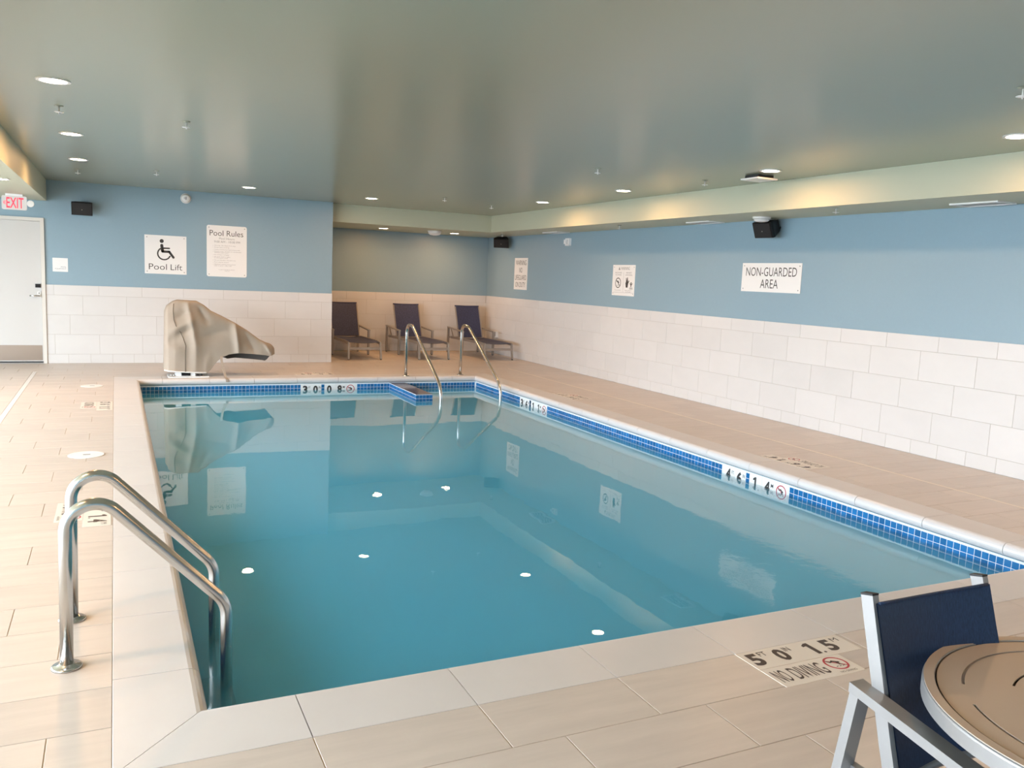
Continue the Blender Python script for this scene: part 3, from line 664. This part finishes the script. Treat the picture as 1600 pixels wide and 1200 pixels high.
# ------------------------------------------------------------------ loungers
def make_lounger(label):
    t = thing('sun_lounger', label, 'sun lounger', (0, 0, 0), 0, 'navy loungers in the alcove'); W_ = False
    for sx in (-1, 1):
        x = sx * 0.298
        obj('side_rail', MB().bar([(x, 0.02, 0.300), (x, 0.30, 0.318), (x, 1.60, 0.318)], (0.028, 0, 0), (0, 0, 0.046)), m_champ, t, W_)
        for nm, pts in (('front_leg', [(x, 0.035, 0.285), (x + sx * 0.004, 0.01, 0.12), (x + sx * 0.006, -0.005, 0.012)]),):
            l = obj('leg', MB().bar(pts, (0.034, 0, 0), (0, 0.034, 0)), m_champ, t, W_)
            obj('foot', MB().lathe([(0.018, 0), (0.018, 0.014)], (pts[-1][0], pts[-1][1], 0), (0, 0, 1), 10), m_gap, l, W_)
        xa = sx * 0.352
        for y, ztop in ((0.93, 0.470), (1.63, 0.520)):
            l = obj('leg', MB().bar([(xa, y, ztop), (xa, y + 0.01, 0.012)], (0.036, 0, 0), (0, 0.046, 0)), m_champ, t, W_)
            obj('foot', MB().lathe([(0.019, 0), (0.019, 0.014)], (xa, y + 0.01, 0), (0, 0, 1), 10), m_gap, l, W_)
            obj('rail_bracket', MB().box(min(sx * 0.310, sx * 0.338), max(sx * 0.310, sx * 0.338), y - 0.015, y + 0.015, 0.302, 0.334), m_champ, t, W_)
        obj('armrest', MB().bar([(xa, 0.905, 0.478), (xa, 1.655, 0.530)], (0.046, 0, 0), (0, 0, 0.022)), m_champ, t, W_)
        obj('recline_strut', MB().bar([(sx * 0.30, 1.50, 0.345), (sx * 0.33, 1.56, 0.515)], (0.014, 0, 0), (0, 0.016, 0)), m_champ, t, W_)
        obj('back_rail', MB().bar([(sx * 0.268, 1.285, 0.335), (sx * 0.268, 1.52, 0.965)], (0.020, 0, 0), (0, 0.022, 0)), m_champ, t, W_)
    obj('crossbar', MB().bar([(-0.29, 0.02, 0.205), (0.29, 0.02, 0.205)], (0, 0.026, 0), (0, 0, 0.044)), m_champ, t, W_)
    obj('crossbar', MB().bar([(-0.286, 0.95, 0.300), (0.286, 0.95, 0.300)], (0, 0.026, 0), (0, 0, 0.026)), m_champ, t, W_)
    obj('crossbar', MB().bar([(-0.286, 1.58, 0.318), (0.286, 1.58, 0.318)], (0, 0.026, 0), (0, 0, 0.026)), m_champ, t, W_)
    def seat(i, j):
        y = 0.03 + 1.24 * i; xx = (j - 0.5) * 0.57
        return V((xx, y, 0.322 + 0.012 * i - 0.030 * sin(pi * j) * (0.6 + 0.4 * sin(pi * i))))
    s = MB().grid(seat, 16, 8); s.grid(lambda i, j: seat(i, 1 - j) - Z * 0.004, 16, 8)
    obj('seat_sling', s, m_sling2, t, W_)
    def back(i, j):
        xx = (j - 0.5) * 0.55; sg = 0.022 * sin(pi * j)
        return V((xx, 1.283 + 0.24 * i + sg, 0.345 + 0.635 * i - sg * 0.3))
    s = MB().grid(back, 12, 8); s.grid(lambda i, j: back(i, 1 - j) + Y * 0.004, 12, 8)
    s.tube([back(1, k / 8) + V((0, 0.002, 0)) for k in range(9)], 0.012, 8)
    obj('back_sling', s, m_sling2, t, W_)
    return t
l0 = make_lounger('navy sling lounger half hidden by the corner of the far wall, leftmost of the three')
l0.location = (4.105, 14.79, 0); l0.rotation_euler = (0, 0, RD(1.5))
dup(l0, (5.44, 14.785, 0), RD(3.2), 'navy sling lounger in the middle of the alcove behind the left handrail')
dup(l0, (6.735, 14.68, 0), RD(3.0), 'navy sling lounger next to the right wall behind the right handrail')

# ------------------------------------------------------------------ near chair and table
ch = thing('patio_chair', 'silver framed patio chair with navy woven sling pulled up to the table', 'chair', (1.84, 1.30, 0))
XM = 1.842
for sx in (-1, 1):
    f = lambda x: XM + sx * (XM - x)                     # mirror the left side
    arm = [(f(1.610), 1.352, 0.636), (f(1.577), 1.040, 0.614), (f(1.553), 0.80, 0.600)]
    a_ = obj('armrest', MB().bar(arm, (0.046, 0, 0), (0, 0, 0.024)), m_alu, ch)
    for nm, pts in (('leg', [(f(1.611), 1.337, 0.624), (f(1.611), 1.369, 0.412), (f(1.611), 1.43, 0.012)]), ('leg', [(f(1.556), 0.815, 0.588), (f(1.556), 0.77, 0.012)])):
        l = obj('leg', MB().bar(pts, (0.044, 0, 0), (0, 0.026, 0)), m_alu, ch)
        obj('foot', MB().box(pts[-1][0] - 0.023, pts[-1][0] + 0.023, pts[-1][1] - 0.015, pts[-1][1] + 0.015, 0, 0.012), m_gap, l)
    post = [(f(1.642), 1.365, 0.855), (f(1.637), 1.318, 0.70), (f(1.634), 1.265, 0.52), (f(1.634), 1.235, 0.42)]
    p_ = obj('back_post', MB().bar(post, (0.020, 0, 0), (0, 0.034, -0.008)), m_alu, ch)
    obj('post_cap', MB().bar([V(post[0]) + V((0, 0.0005, 0.0002)), V(post[0]) + V((0, 0.001, 0.005))], (0.021, 0, 0), (0, 0.035, -0.008)), m_gap, p_)
    obj('seat_rail', MB().bar([(f(1.634), 1.385, 0.405), (f(1.634), 0.80, 0.420)], (0.022, 0, 0), (0, 0, 0.036)), m_alu, ch)
def chback(i, j):
    z = 0.843 - 0.385 * i; y0 = lerp([(0.42, 1.235), (0.52, 1.265), (0.70, 1.318), (0.855, 1.365)], z)
    x0, x1 = 1.637, 2.047; y0 -= 0.025
    sag = 0.034 * sin(pi * j) * (0.35 + 0.65 * min(1, i * 2 + 0.2))
    return V((x0 + (x1 - x0) * j, y0 + sag, z - 0.008 * sin(pi * j) * (1 if i < 0.02 else 0)))
s = MB().grid(chback, 20, 14); s.grid(lambda i, j: chback(i, 1 - j) + Y * 0.004, 20, 14)
s.tube([chback(0, 0.02 + 0.96 * k / 14) for k in range(15)], 0.004, 8)
bk = obj('back_sling', s, m_sling, ch)
obj('back_crossbar', MB().tube([(1.644, 1.245, 0.437), (1.74, 1.258, 0.441), (1.842, 1.263, 0.443), (1.944, 1.258, 0.441), (2.040, 1.245, 0.437)], 0.013, 10), m_alu, ch)
def chseat(i, j): return V((1.646 + 0.392 * j, 1.225 - 0.42 * i, 0.424 + 0.012 * i - 0.025 * sin(pi * j)))
s = MB().grid(chseat, 12, 8); s.grid(lambda i, j: chseat(i, 1 - j) - Z * 0.004, 12, 8)
obj('seat_sling', s, m_sling, ch)
obj('front_crossbar', MB().bar([(1.645, 0.79, 0.42), (2.039, 0.79, 0.42)], (0, 0.022, 0), (0, 0, 0.03)), m_alu, ch)

TX, TY, TR, TZ = 1.96, 0.917, 0.420, 0.700
tb = thing('patio_table', 'round taupe metal patio table with curved slots at the right corner', 'table', (TX, TY, 0))
rings = [0.0, 0.06, 0.231, 0.2365, 0.331, 0.3375, 0.3885]; NT = 360
top = MB(); vs = []; fs = []
slot = lambda b, k: (b == 4 and (k - 138 + 8.6) % 90 >= 17.3) or (b == 2 and (k - 134 + 16.5) % 90 >= 33)
for lv in (TZ, TZ - 0.004):
    for r in rings[1:]:
        for k in range(NT): vs.append((TX + r * cos(2 * pi * k / NT), TY + r * sin(2 * pi * k / NT), lv))
nr = len(rings) - 1
idx = lambda lv, ri, k: lv * nr * NT + ri * NT + k % NT
for b in range(1, nr):
    for k in range(NT):
        if slot(b + 0 if False else b + 1 - 1, k) if False else slot(b, k): 
            for kk, e in ((k, -1), (k + 1, 1)):
                if not slot(b, (k + e) % NT): fs.append((idx(0, b - 1, kk), idx(0, b, kk), idx(1, b, kk), idx(1, b - 1, kk)))
            fs.append((idx(0, b - 1, k), idx(0, b - 1, k + 1), idx(1, b - 1, k + 1), idx(1, b - 1, k)))
            fs.append((idx(0, b, k + 1), idx(0, b, k), idx(1, b, k), idx(1, b, k + 1)))
            continue
        fs.append((idx(0, b - 1, k), idx(0, b, k), idx(0, b, k + 1), idx(0, b - 1, k + 1)))
        fs.append((idx(1, b - 1, k + 1), idx(1, b, k + 1), idx(1, b, k), idx(1, b - 1, k)))
for k in range(NT):
    fs.append((idx(0, nr - 1, k), idx(1, nr - 1, k), idx(1, nr - 1, k + 1), idx(0, nr - 1, k + 1)))
    fs.append((idx(0, 0, k + 1), idx(1, 0, k + 1), idx(1, 0, k), idx(0, 0, k)))
top.add(vs, fs)
obj('table_top', top, m_top, tb)
rim = MB(); prof = [(0.3925, -0.006), (0.3925, 0.0), (0.394, 0.0015), (0.412, 0.0015), (0.418, -0.002), (TR, -0.006), (TR, -0.036), (0.396, -0.036), (0.396, -0.008)]
k = len(prof); vs = [(TX + r * cos(2 * pi * i / 120), TY + r * sin(2 * pi * i / 120), TZ + h) for i in range(120) for r, h in prof]
rim.add(vs, [(i * k + j, ((i + 1) % 120) * k + j, ((i + 1) % 120) * k + (j + 1) % k, i * k + (j + 1) % k) for i in range(120) for j in range(k)], False)
rm = obj('rim', rim, m_alu, tb)
obj('rim_top_tint', MB().ring((V((TX, TY, TZ)), X, Y, Z), 0, 0, 0.3945, 0.4165, 0.0008, 0.0030, 120), m_top, rm)  # warm overhead light on the rim's upper face, put in as a tan ring
obj('slot_shade_ring', MB().ring((V((TX, TY, TZ)), X, Y, Z), 0, 0, 0.08, 0.372, -0.016, -0.012, 60), m_gap, tb)  # added black ring: puts the shade under the table into the open slots
obj('rim_lip', MB().ring((V((TX, TY, TZ - 0.009)), X, Y, Z), 0, 0, 0.375, 0.396, 0.0, 0.002, 120), m_gap, rm)
obj('umbrella_hole_cap', MB().lathe([(0.0599, -0.004), (0.0599, 0.003), (0.02, 0.005)], (TX, TY, TZ), (0, 0, 1), 32), m_champ, tb)
for a in (30, 205, 300):
    d = V((cos(RD(a)), sin(RD(a)), 0)); c0 = V((TX, TY, 0))
    obj('leg', MB().tube([c0 + d * 0.33 + Z * 0.688, c0 + d * 0.345 + Z * 0.4, c0 + d * 0.37 + Z * 0.0], 0.016, 12), m_alu, tb)
obj('under_brace', MB().ring((V((TX, TY, TZ - 0.018)), X, Y, Z), 0, 0, 0.32, 0.34, 0.0, 0.0135, 60), m_alu, tb)

# ------------------------------------------------------------------ signs
def board(name, label, cat, o, u, n, wd, ht, m=m_white, r=0.0, screws=True, th=0.005, group=None):
    """sign board; o = its lower-left corner on the wall, u = reading direction"""
    t = thing(name, label, cat, tuple(o + u * wd / 2 + Z * ht / 2), 0, group); B = (o, u, Z, n)
    c = r or 0.003; pts = []
    for cx, cz, a0 in ((wd - c, c, -90), (wd - c, ht - c, 0), (c, ht - c, 90), (c, c, 180)):
        for k in range(5): q = RD(a0 + 90 * k / 4); pts.append((cx + c * cos(q), cz + c * sin(q)))
    obj('panel', MB().prism(pts, B, 0.0005, th), m, t)
    if screws:
        s = 0.035
        for a, b in ((s, s), (wd - s, s), (wd - s, ht - s), (s, ht - s)):
            obj('screw', MB().lathe([(0.008, 0), (0.006, 0.003)], o + u * a + Z * b + n * th, n, 10), m_grey, t)
    return t, (o + n * th, u, Z, n)
# pool lift sign
t, B = board('pool_lift_sign', 'square white sign with a black wheelchair symbol reading Pool Lift', 'sign', V((0.430, YF + 0.009, 1.420)), X, -Y, 0.615, 0.604)
for tx, uu, wd in (('Pool', 0.060, 0.262), ('Lift', 0.378, 0.172)): q = MB(); text(q, tx, B, uu, 0.065, 0.092, wd, 'L', -0.006); obj('word', q, m_ink, t)
q = MB(); K = 1.0; cu, cz = 0.305, 0.33
disc(q, B, cu - 0.055, cz + 0.185, 0.030)
for p0, p1, wd in (((-0.055, 0.118), (-0.045, 0.03), 0.044), ((-0.040, 0.075), (0.055, 0.075), 0.024), ((-0.045, 0.022), (0.055, 0.022), 0.036), ((0.055, 0.020), (0.115, -0.065), 0.036)):
    stroke(q, B, (cu + p0[0], cz + p0[1]), (cu + p1[0], cz + p1[1]), wd, 0.0006, 1)
q.ring(B, cu - 0.022, cz - 0.012, 0.082, 0.103, 0.0002, 0.0007, 32, RD(122), RD(342)); obj('wheelchair_symbol', q, m_ink, t)
# pool rules
t, B = board('pool_rules_sign', 'tall white sign headed Pool Rules with opening hours and a list', 'sign', V((1.350, YF + 0.009, 1.412)), X, -Y, 0.622, 0.822, r=0.03)
q = MB(); text(q, 'Pool Rules', B, 0.305, 0.655, 0.088, 0.52, 'C', -0.004); obj('heading', q, m_ink, t)
q = MB(); text(q, 'Pool Hours', B, 0.31, 0.598, 0.034, 0.235, 'C', -0.006); text(q, '9:00 AM - 10:00 PM', B, 0.315, 0.545, 0.034, 0.40, 'C', -0.006); obj('opening_hours', q, m_grey, t)
q = MB()
for s, v, wd in (('Warning - No lifeguard on duty', 0.490, 0.33), ('Shower before entering', 0.460, 0.23), ('Children must be accompanied by an adult', 0.425, 0.40), ('Persons under 14 must not use the pool', 0.395, 0.42), ('without supervision', 0.375, 0.22), ('No running or horseplay', 0.342, 0.23),
                 ('No food, drink or glass', 0.310, 0.25), ('in the pool area', 0.290, 0.21), ('No pets allowed in the pool area', 0.255, 0.33), ('Pool may be closed', 0.222, 0.22), ('Maximum bathing load posted', 0.188, 0.33), ('Use at your own risk', 0.165, 0.27)):
    text(q, s, B, 0.115, v, 0.019, wd, 'L', -0.004)
    if v not in (0.375, 0.290, 0.165): stroke(q, B, (0.092, v + 0.008), (0.102, v + 0.008), 0.003)
text(q, 'In case of emergency dial 911', B, 0.31, 0.105, 0.016, 0.25, 'C'); text(q, 'Thank you', B, 0.315, 0.085, 0.014, 0.08, 'C')
obj('rule_list', q, m_grey, t, kind='stuff')
# room sign by the door
t, B = board('room_sign', 'small pale square sign reading Pool Equipment beside the door', 'sign', V((-0.842, YF + 0.009, 1.394)), X, -Y, 0.205, 0.206, screws=False)
for tx, v, wd in (('POOL', 0.062, 0.070), ('EQUIPMENT', 0.034, 0.150)): q = MB(); text(q, tx, B, 0.182, v, 0.018, wd, 'R'); obj('text_line', q, m_grey, t)
# right wall: reading direction is -Y
def rboard(name, label, y_left, z0, wd, ht, **kw): return board(name, label, 'sign', V((XR + 0.008, y_left, z0)), -Y, -X, wd, ht, **kw)
t, B = rboard('lifeguard_sign', 'white sign reading Warning No Lifeguard On Duty by the alcove corner', 15.24, 1.378, 0.585, 0.622, screws=False)
for s, v, wd in (('WARNING', 0.480, 0.47), ('NO', 0.335, 0.13), ('LIFEGUARD', 0.190, 0.50), ('ON DUTY', 0.050, 0.44)): q = MB(); text(q, s, B, 0.2925, v, 0.098, wd, 'C', -0.004); obj('text_line', q, m_ink, t)
t, B = rboard('diving_warning_sign', 'white warning sign with a no diving circle and a hand symbol', 11.545, 1.392, 0.640, 0.484)
q = MB(); text(q, 'WARNING', B, 0.36, 0.405, 0.050, 0.25, 'C', 0.0)
poly(q, B, [(0.165, 0.405), (0.215, 0.405), (0.19, 0.455)]); obj('heading', q, m_grey, t)
q = MB()
for s, cu, v, wd in (('SHALLOW WATER', 0.17, 0.350, 0.20), ('NO DIVING', 0.17, 0.316, 0.17), ('PREVENT', 0.47, 0.350, 0.16), ('DROWNING', 0.47, 0.316, 0.19), ('You can be hurt', 0.17, 0.080, 0.18), ('Watch children', 0.47, 0.080, 0.20), ('at all times', 0.47, 0.058, 0.14)): text(q, s, B, cu, v, 0.022 if v > 0.2 else 0.014, wd, 'C')
stroke(q, B, (0.322, 0.05), (0.322, 0.375), 0.004); stroke(q, B, (0.05, 0.05), (0.60, 0.05), 0.003); obj('small_print', q, m_grey, t)
no_diving(t, B, 0.17, 0.200, 0.082, m_ink, m_ink)
q = MB()
poly(q, B, [(0.40, 0.13), (0.45, 0.13), (0.462, 0.19), (0.49, 0.235), (0.478, 0.245), (0.455, 0.22), (0.445, 0.29), (0.43, 0.29), (0.425, 0.235), (0.41, 0.285), (0.396, 0.28), (0.40, 0.22), (0.385, 0.20)])
for p0, p1, wd in (((0.545, 0.15), (0.545, 0.195), 0.022), ((0.545, 0.165), (0.515, 0.195), 0.012), ((0.545, 0.165), (0.58, 0.195), 0.012)): stroke(q, B, p0, p1, wd, 0.0006, 1)
disc(q, B, 0.545, 0.205, 0.013)
for k in range(3): stroke(q, B, (0.505 + 0.03 * k, 0.122), (0.528 + 0.03 * k, 0.132), 0.008); stroke(q, B, (0.51 + 0.03 * k, 0.105), (0.532 + 0.03 * k, 0.115), 0.008)
obj('drowning_symbol', q, m_ink, t)
t, B = rboard('non_guarded_sign', 'large white sign reading Non-Guarded Area on the right wall', 8.457, 1.553, 1.028, 0.356)
for tx, cu, v, wd in (('NON-GUARDED', 0.514, 0.195, 0.88), ('AREA', 0.500, 0.048, 0.31)): q = MB(); text(q, tx, B, cu, v, 0.108, wd, 'C', -0.004); obj('text_line', q, m_ink, t)
# exit sign hanging from the left soffit
ex = thing('exit_sign', 'lit white exit sign with red EXIT letters and a left arrow above the door', 'exit sign', (-1.22, 13.35, HB - 0.11))
ES = V((-1.367, 13.35, HB - 0.212)); B = (ES, X, Z, -Y)
pts = []
for cx, cz, a0 in ((0.275, 0.02, -90), (0.275, 0.165, 0), (0.02, 0.165, 90), (0.02, 0.02, 180)):
    for k in range(5): qn = RD(a0 + 22.5 * k); pts.append((cx + 0.02 * cos(qn), cz + 0.02 * sin(qn)))
obj('housing', MB().prism(pts, B, -0.045, 0.0), m_exitf, ex)
obj('ceiling_canopy', MB().box(-1.32, -1.12, 13.34, 13.39, HB - 0.0265, HB), m_plast, ex)
q = MB(); text(q, 'EXIT', B, 0.055, 0.022, 0.142, 0.205, 'L', 0.012, 0.001); obj('letters', q, m_exitr, ex)
q = MB()
for d in (0, 0.014): poly(q, B, [(0.016 + d, 0.092), (0.030 + d, 0.118), (0.036 + d, 0.118), (0.024 + d, 0.092), (0.036 + d, 0.066), (0.030 + d, 0.066)], 0.001)
obj('arrow', q, m_exitr, ex)
for x in (-1.03,):
    h = obj('emergency_lamp', MB().lathe([(0.022, 0.0), (0.042, 0.03), (0.046, 0.045), (0.040, 0.052)], (x, 13.385, HB - 0.115), (0.1, -1, -0.1), 20), m_plast, ex)
    obj('lamp_arm', MB().tube([(-1.072, 13.372, HB - 0.11), (x, 13.39, HB - 0.115)], 0.012, 8), m_plast, h)

# ------------------------------------------------------------------ speakers
def speaker(c, yaw_, tilt, label, w0=0.28, h0=0.19, d0=0.20, bracket=None):
    """cabinet whose front face is centred on c and looks along -Y turned by yaw_, tipped down by tilt"""
    t = thing('wall_speaker', label, 'speaker', tuple(c), 0, 'black wall speakers')
    Rm = Matrix.Rotation(yaw_, 3, 'Z') @ Matrix.Rotation(tilt, 3, 'X')
    P = lambda x, y, z: V(c) + Rm @ V((x, y, z))
    w1, h1 = w0 * 0.62, h0 * 0.72
    vs = [P(sx * wq / 2, yq, sz * hq / 2) for wq, hq, yq in ((w0 - 0.012, h0 - 0.012, 0.0), (w0, h0, 0.006), (w0, h0, 0.045), (w1, h1, d0)) for sx, sz in ((-1, -1), (1, -1), (1, 1), (-1, 1))]
    fs = [(3, 2, 1, 0), (12, 13, 14, 15)] + [(4 * i + q, 4 * i + (q + 1) % 4, 4 * i + 4 + (q + 1) % 4, 4 * i + 4 + q) for i in range(3) for q in range(4)]
    obj('cabinet', MB().add(vs, [f[::-1] for f in fs]), m_black, t)
    g = MB(); k = 0.010; vs = [P(sx * (w0 / 2 - k), yq, sz * (h0 / 2 - k)) for yq in (-0.006, -0.0002) for sx, sz in ((-1, -1), (1, -1), (1, 1), (-1, 1))]
    g.add(vs, [(0, 1, 2, 3), (7, 6, 5, 4)] + [(q, 4 + q, 4 + (q + 1) % 4, (q + 1) % 4) for q in range(4)])
    gr = obj('grille', g, m_grille, t)
    obj('badge', MB().lathe([(0.007, 0), (0.006, 0.002)], P(0, -0.0062, -0.01), Rm @ V((0, -1, 0)), 12), m_champ, gr)
    if bracket: obj('bracket', MB().tube([P(0, d0 - 0.02, 0), bracket], 0.016, 8).lathe([(0.04, 0), (0.04, 0.012)], bracket, (P(0, d0 - 0.02, 0) - V(bracket)), 12), m_black, t)
speaker((-0.425, 14.16, 2.335), 0.0, RD(16), 'black speaker on the far wall between the exit sign and the smoke detector', bracket=(-0.425, 14.408, 2.36))
speaker((7.03, 7.885, 2.285), RD(-84), RD(22), 'black speaker on the right wall above the Non-Guarded Area sign', bracket=(7.271, 7.86, 2.31))
speaker((7.02, 15.40, 2.275), RD(-30), RD(26), 'small black speaker in the alcove corner above the lifeguard sign', w0=0.30, bracket=(7.271, 15.62, 2.31))

# ------------------------------------------------------------------ ceiling fittings
def lamp_into(t, x, y, z):
    ld = bpy.data.lights.new('lamp', 'AREA'); ld.shape = 'DISK'; ld.size = 0.15; ld.energy = LAMP_POWER; ld.color = LAMP_COL
    lo = bpy.data.objects.new('lamp', ld); COL.objects.link(lo); lo.parent = t; lo.location = (0, 0, -0.014)
def downlight(x, y, z, label, group='recessed downlights'):
    t = thing('downlight', label, 'downlight', (x, y, z), 0, group)
    obj('trim_ring', MB().ring((V((0, 0, 0)), X, Y, Z), 0, 0, 0.082, 0.104, -0.007, 0.0, 36), m_plast, t, False)
    obj('lens', MB().lathe([(0.082, -0.006), (0.082, -0.001)], (0, 0, 0), (0, 0, 1), 36), m_lens, t, False)
    lamp_into(t, x, y, z); return t
for x, y, z, lb in ((-0.345, 6.44, HC, 'nearest and largest lit downlight at upper left of the ceiling'), (-0.345, 8.98, HC, 'second lit downlight along the left side of the ceiling'), (-0.36, 11.15, HC, 'third lit downlight along the left side of the ceiling, towards the speaker'),
                    (1.80, 12.91, HC, 'lit downlight in front of the far wall above the Pool Rules sign'), (3.67, 13.02, HC, 'lit downlight near the alcove bulkhead right of the wall corner'), (5.82, 11.32, HC, 'lit downlight beside the right bulkhead, farthest of that row'),
                    (5.80, 9.08, HC, 'lit downlight beside the right bulkhead, second farthest of that row'), (5.833, 6.49, HC, 'lit downlight beside the right bulkhead next to the flat ceiling plate'), (5.828, 3.98, HC, 'lit downlight at the right edge, nearest of the row by the bulkhead'),
                    (4.645, 15.62, HB, 'left downlight in the alcove soffit above the loungers'), (6.14, 15.73, HB, 'right downlight in the alcove soffit above the loungers'), (-1.13, 10.93, HB, 'downlight in the left soffit cut by the left edge of the photo')):
    downlight(x, y, z, lb)
for x, y, z, lb in ((-1.13, 3.4, HB, 'downlight in the left soffit outside the photo, abreast of the ladder'),
                    (5.83, 1.45, HC, 'ceiling downlight outside the photo at the near right'), (2.75, 0.9, HC, 'ceiling downlight outside the photo above the patio table')):
    downlight(x, y, z, lb)

def sprinkler(x, y, z, label):
    t = thing('sprinkler', label, 'sprinkler', (x, y, z), 0, 'fire sprinklers')
    obj('escutcheon', MB().lathe([(0.010, -0.008), (0.032, -0.003), (0.032, 0.0)], (0, 0, 0), (0, 0, 1), 20), m_ceil, t, False)
    obj('stem', MB().tube([(0, 0, -0.007), (0, 0, -0.062)], 0.0055, 8), m_plast, t, False)
    obj('deflector', MB().lathe([(0.006, -0.052), (0.034, -0.049), (0.034, -0.047), (0.006, -0.046)], (0, 0, 0), (0, 0, 1), 16), m_plast, t, False)
for x, y, z, lb in ((-0.365, 7.45, HC, 'sprinkler between the first two left downlights'), (0.55, 7.52, HC, 'faint sprinkler in the ceiling above the Pool Rules sign'), (-0.41, 12.4, HC, 'small sprinkler between the left downlights and the far wall speaker'),
                    (0.50, 11.7, HC, 'tiny sprinkler in front of the smoke detector'), (4.50, 7.55, HC, 'sprinkler in the middle of the ceiling left of the right downlight row'), (4.47, 11.9, HC, 'small sprinkler in the ceiling before the alcove'),
                    (5.50, 12.5, HC, 'sprinkler at the inner corner of the bulkheads'), (5.87, 7.55, HC, 'sprinkler beside the right bulkhead left of the flat ceiling plate'), (4.53, 3.1, HC, 'sprinkler at the upper right edge of the photo'),
                    (6.74, 14.75, HB, 'sprinkler under the soffit above the alcove speaker'), (6.74, 10.6, HB, 'tiny sprinkler under the right soffit between the two far vents'), (6.60, 6.35, HB, 'sprinkler under the right soffit right of the smoke alarm')):
    sprinkler(x, y, z, lb)

def vent(x0, x1, y0, y1, label):
    t = thing('ceiling_vent', label, 'vent', ((x0 + x1) / 2, (y0 + y1) / 2, HB), 0, 'air vents in the right soffit')
    f = MB(); z0, z1 = HB - 0.014, HB; e = 0.025
    f.box(x0, x1, y0, y0 + e, z0, z1).box(x0, x1, y1 - e, y1, z0, z1).box(x0, x0 + e, y0 + e, y1 - e, z0, z1).box(x1 - e, x1, y0 + e, y1 - e, z0, z1)
    obj('frame', f, m_plast, t)
    obj('backing', MB().box(x0 + e, x1 - e, y0 + e, y1 - e, HB - 0.002, HB - 0.0005), m_grey, t)
    for k in range(5):
        xx = x0 + e + (x1 - x0 - 2 * e) * (k + 0.5) / 5
        obj('slat', MB().bar([(xx, y0 + e, HB - 0.008), (xx, y1 - e, HB - 0.008)], (0.022, 0, 0.006), (0.0004, 0, 0.0018)), m_plast, t)
vent(6.96, 7.22, 12.95, 13.5, 'narrow white air vent in the right soffit near the alcove, farthest of three')
vent(6.93, 7.19, 8.78, 9.26, 'white air vent in the right soffit left of the smoke alarm')
vent(6.92, 7.18, 4.85, 5.32, 'white air vent in the right soffit at the right edge of the photo')
pt = thing('ceiling_plate', 'flat square white plate hanging just below the ceiling beside the right bulkhead', 'ceiling plate', (6.02, 6.86, HC))
obj('plate', MB().box(5.89, 6.15, 6.73, 6.99, HC - 0.045, HC - 0.03), m_plast, pt)
obj('neck', MB().box(5.92, 6.12, 6.76, 6.96, HC - 0.03, HC), m_gap, pt)
def detector(o, ax, r, label, name='smoke_alarm'):
    t = thing(name, label, 'smoke alarm', tuple(o))
    b = obj('base', MB().lathe([(r, 0), (r, 0.018), (r * 0.97, 0.022)], o, ax, 32), m_plast, t)
    obj('sensing_head', MB().lathe([(r * 0.86, 0.022), (r * 0.84, 0.040), (r * 0.66, 0.055), (r * 0.30, 0.060)], o, ax, 32), m_plast, t)
    obj('vent_slot', MB().ring((V(o), *((X, Y, V(ax)) if abs(ax[2]) > 0.5 else (X, Z, V(ax)))), 0, 0, r * 0.80, r * 0.865, 0.028, 0.033, 32), m_grey, t)
    return t
detector((6.93, 7.80, HB), (0, 0, -1), 0.105, 'round white smoke alarm under the right soffit above the big speaker')
t = detector((1.038, YF + 0.009, 2.622), (0, -1, 0), 0.079, 'round white detector on the far wall above the Pool Lift sign')
obj('sounder_slots', MB().box(1.03, 1.046, YF - 0.0535, YF - 0.0512, 2.60, 2.645).box(1.01, 1.018, YF - 0.0535, YF - 0.0512, 2.61, 2.64), m_grey, t)
t = thing('emergency_light', 'white domed emergency light in the alcove soffit between two downlights', 'emergency light', (5.60, 15.40, HB))
obj('base', MB().lathe([(0.135, 0), (0.135, 0.02)], (5.60, 15.40, HB), (0, 0, -1), 32), m_plast, t)
obj('dome', MB().lathe([(0.125, 0.02), (0.12, 0.05), (0.09, 0.075), (0.03, 0.088)], (5.60, 15.40, HB), (0, 0, -1), 32), m_plast, t)
t = thing('fire_strobe', 'small white fire alarm strobe on the right wall near the soffit', 'fire alarm', (XR, 13.06, 2.27))
obj('housing', MB().box(XR - 0.035, XR + 0.0079, 12.975, 13.125, 2.205, 2.335), m_plast, t)
obj('strobe_lens', MB().box(XR - 0.065, XR - 0.0351, 13.075, 13.12, 2.235, 2.31), m_white, t)
obj('sounder_slots', MB().box(XR - 0.0375, XR - 0.0351, 13.045, 13.06, 2.23, 2.31), m_grey, t)
t = thing('wall_outlet', 'grey covered power outlet low on the right wall behind the last lounger', 'outlet', (XR, 15.97, 0.41))
obj('cover_plate', MB().box(XR - 0.05, XR - 0.0001, 15.90, 16.05, 0.35, 0.48), m_plast, t)
obj('flap', MB().box(XR - 0.056, XR - 0.0501, 15.92, 16.03, 0.37, 0.46), m_grey, t)
print('deck tiles', n_deck, 'objects', len(bpy.data.objects))
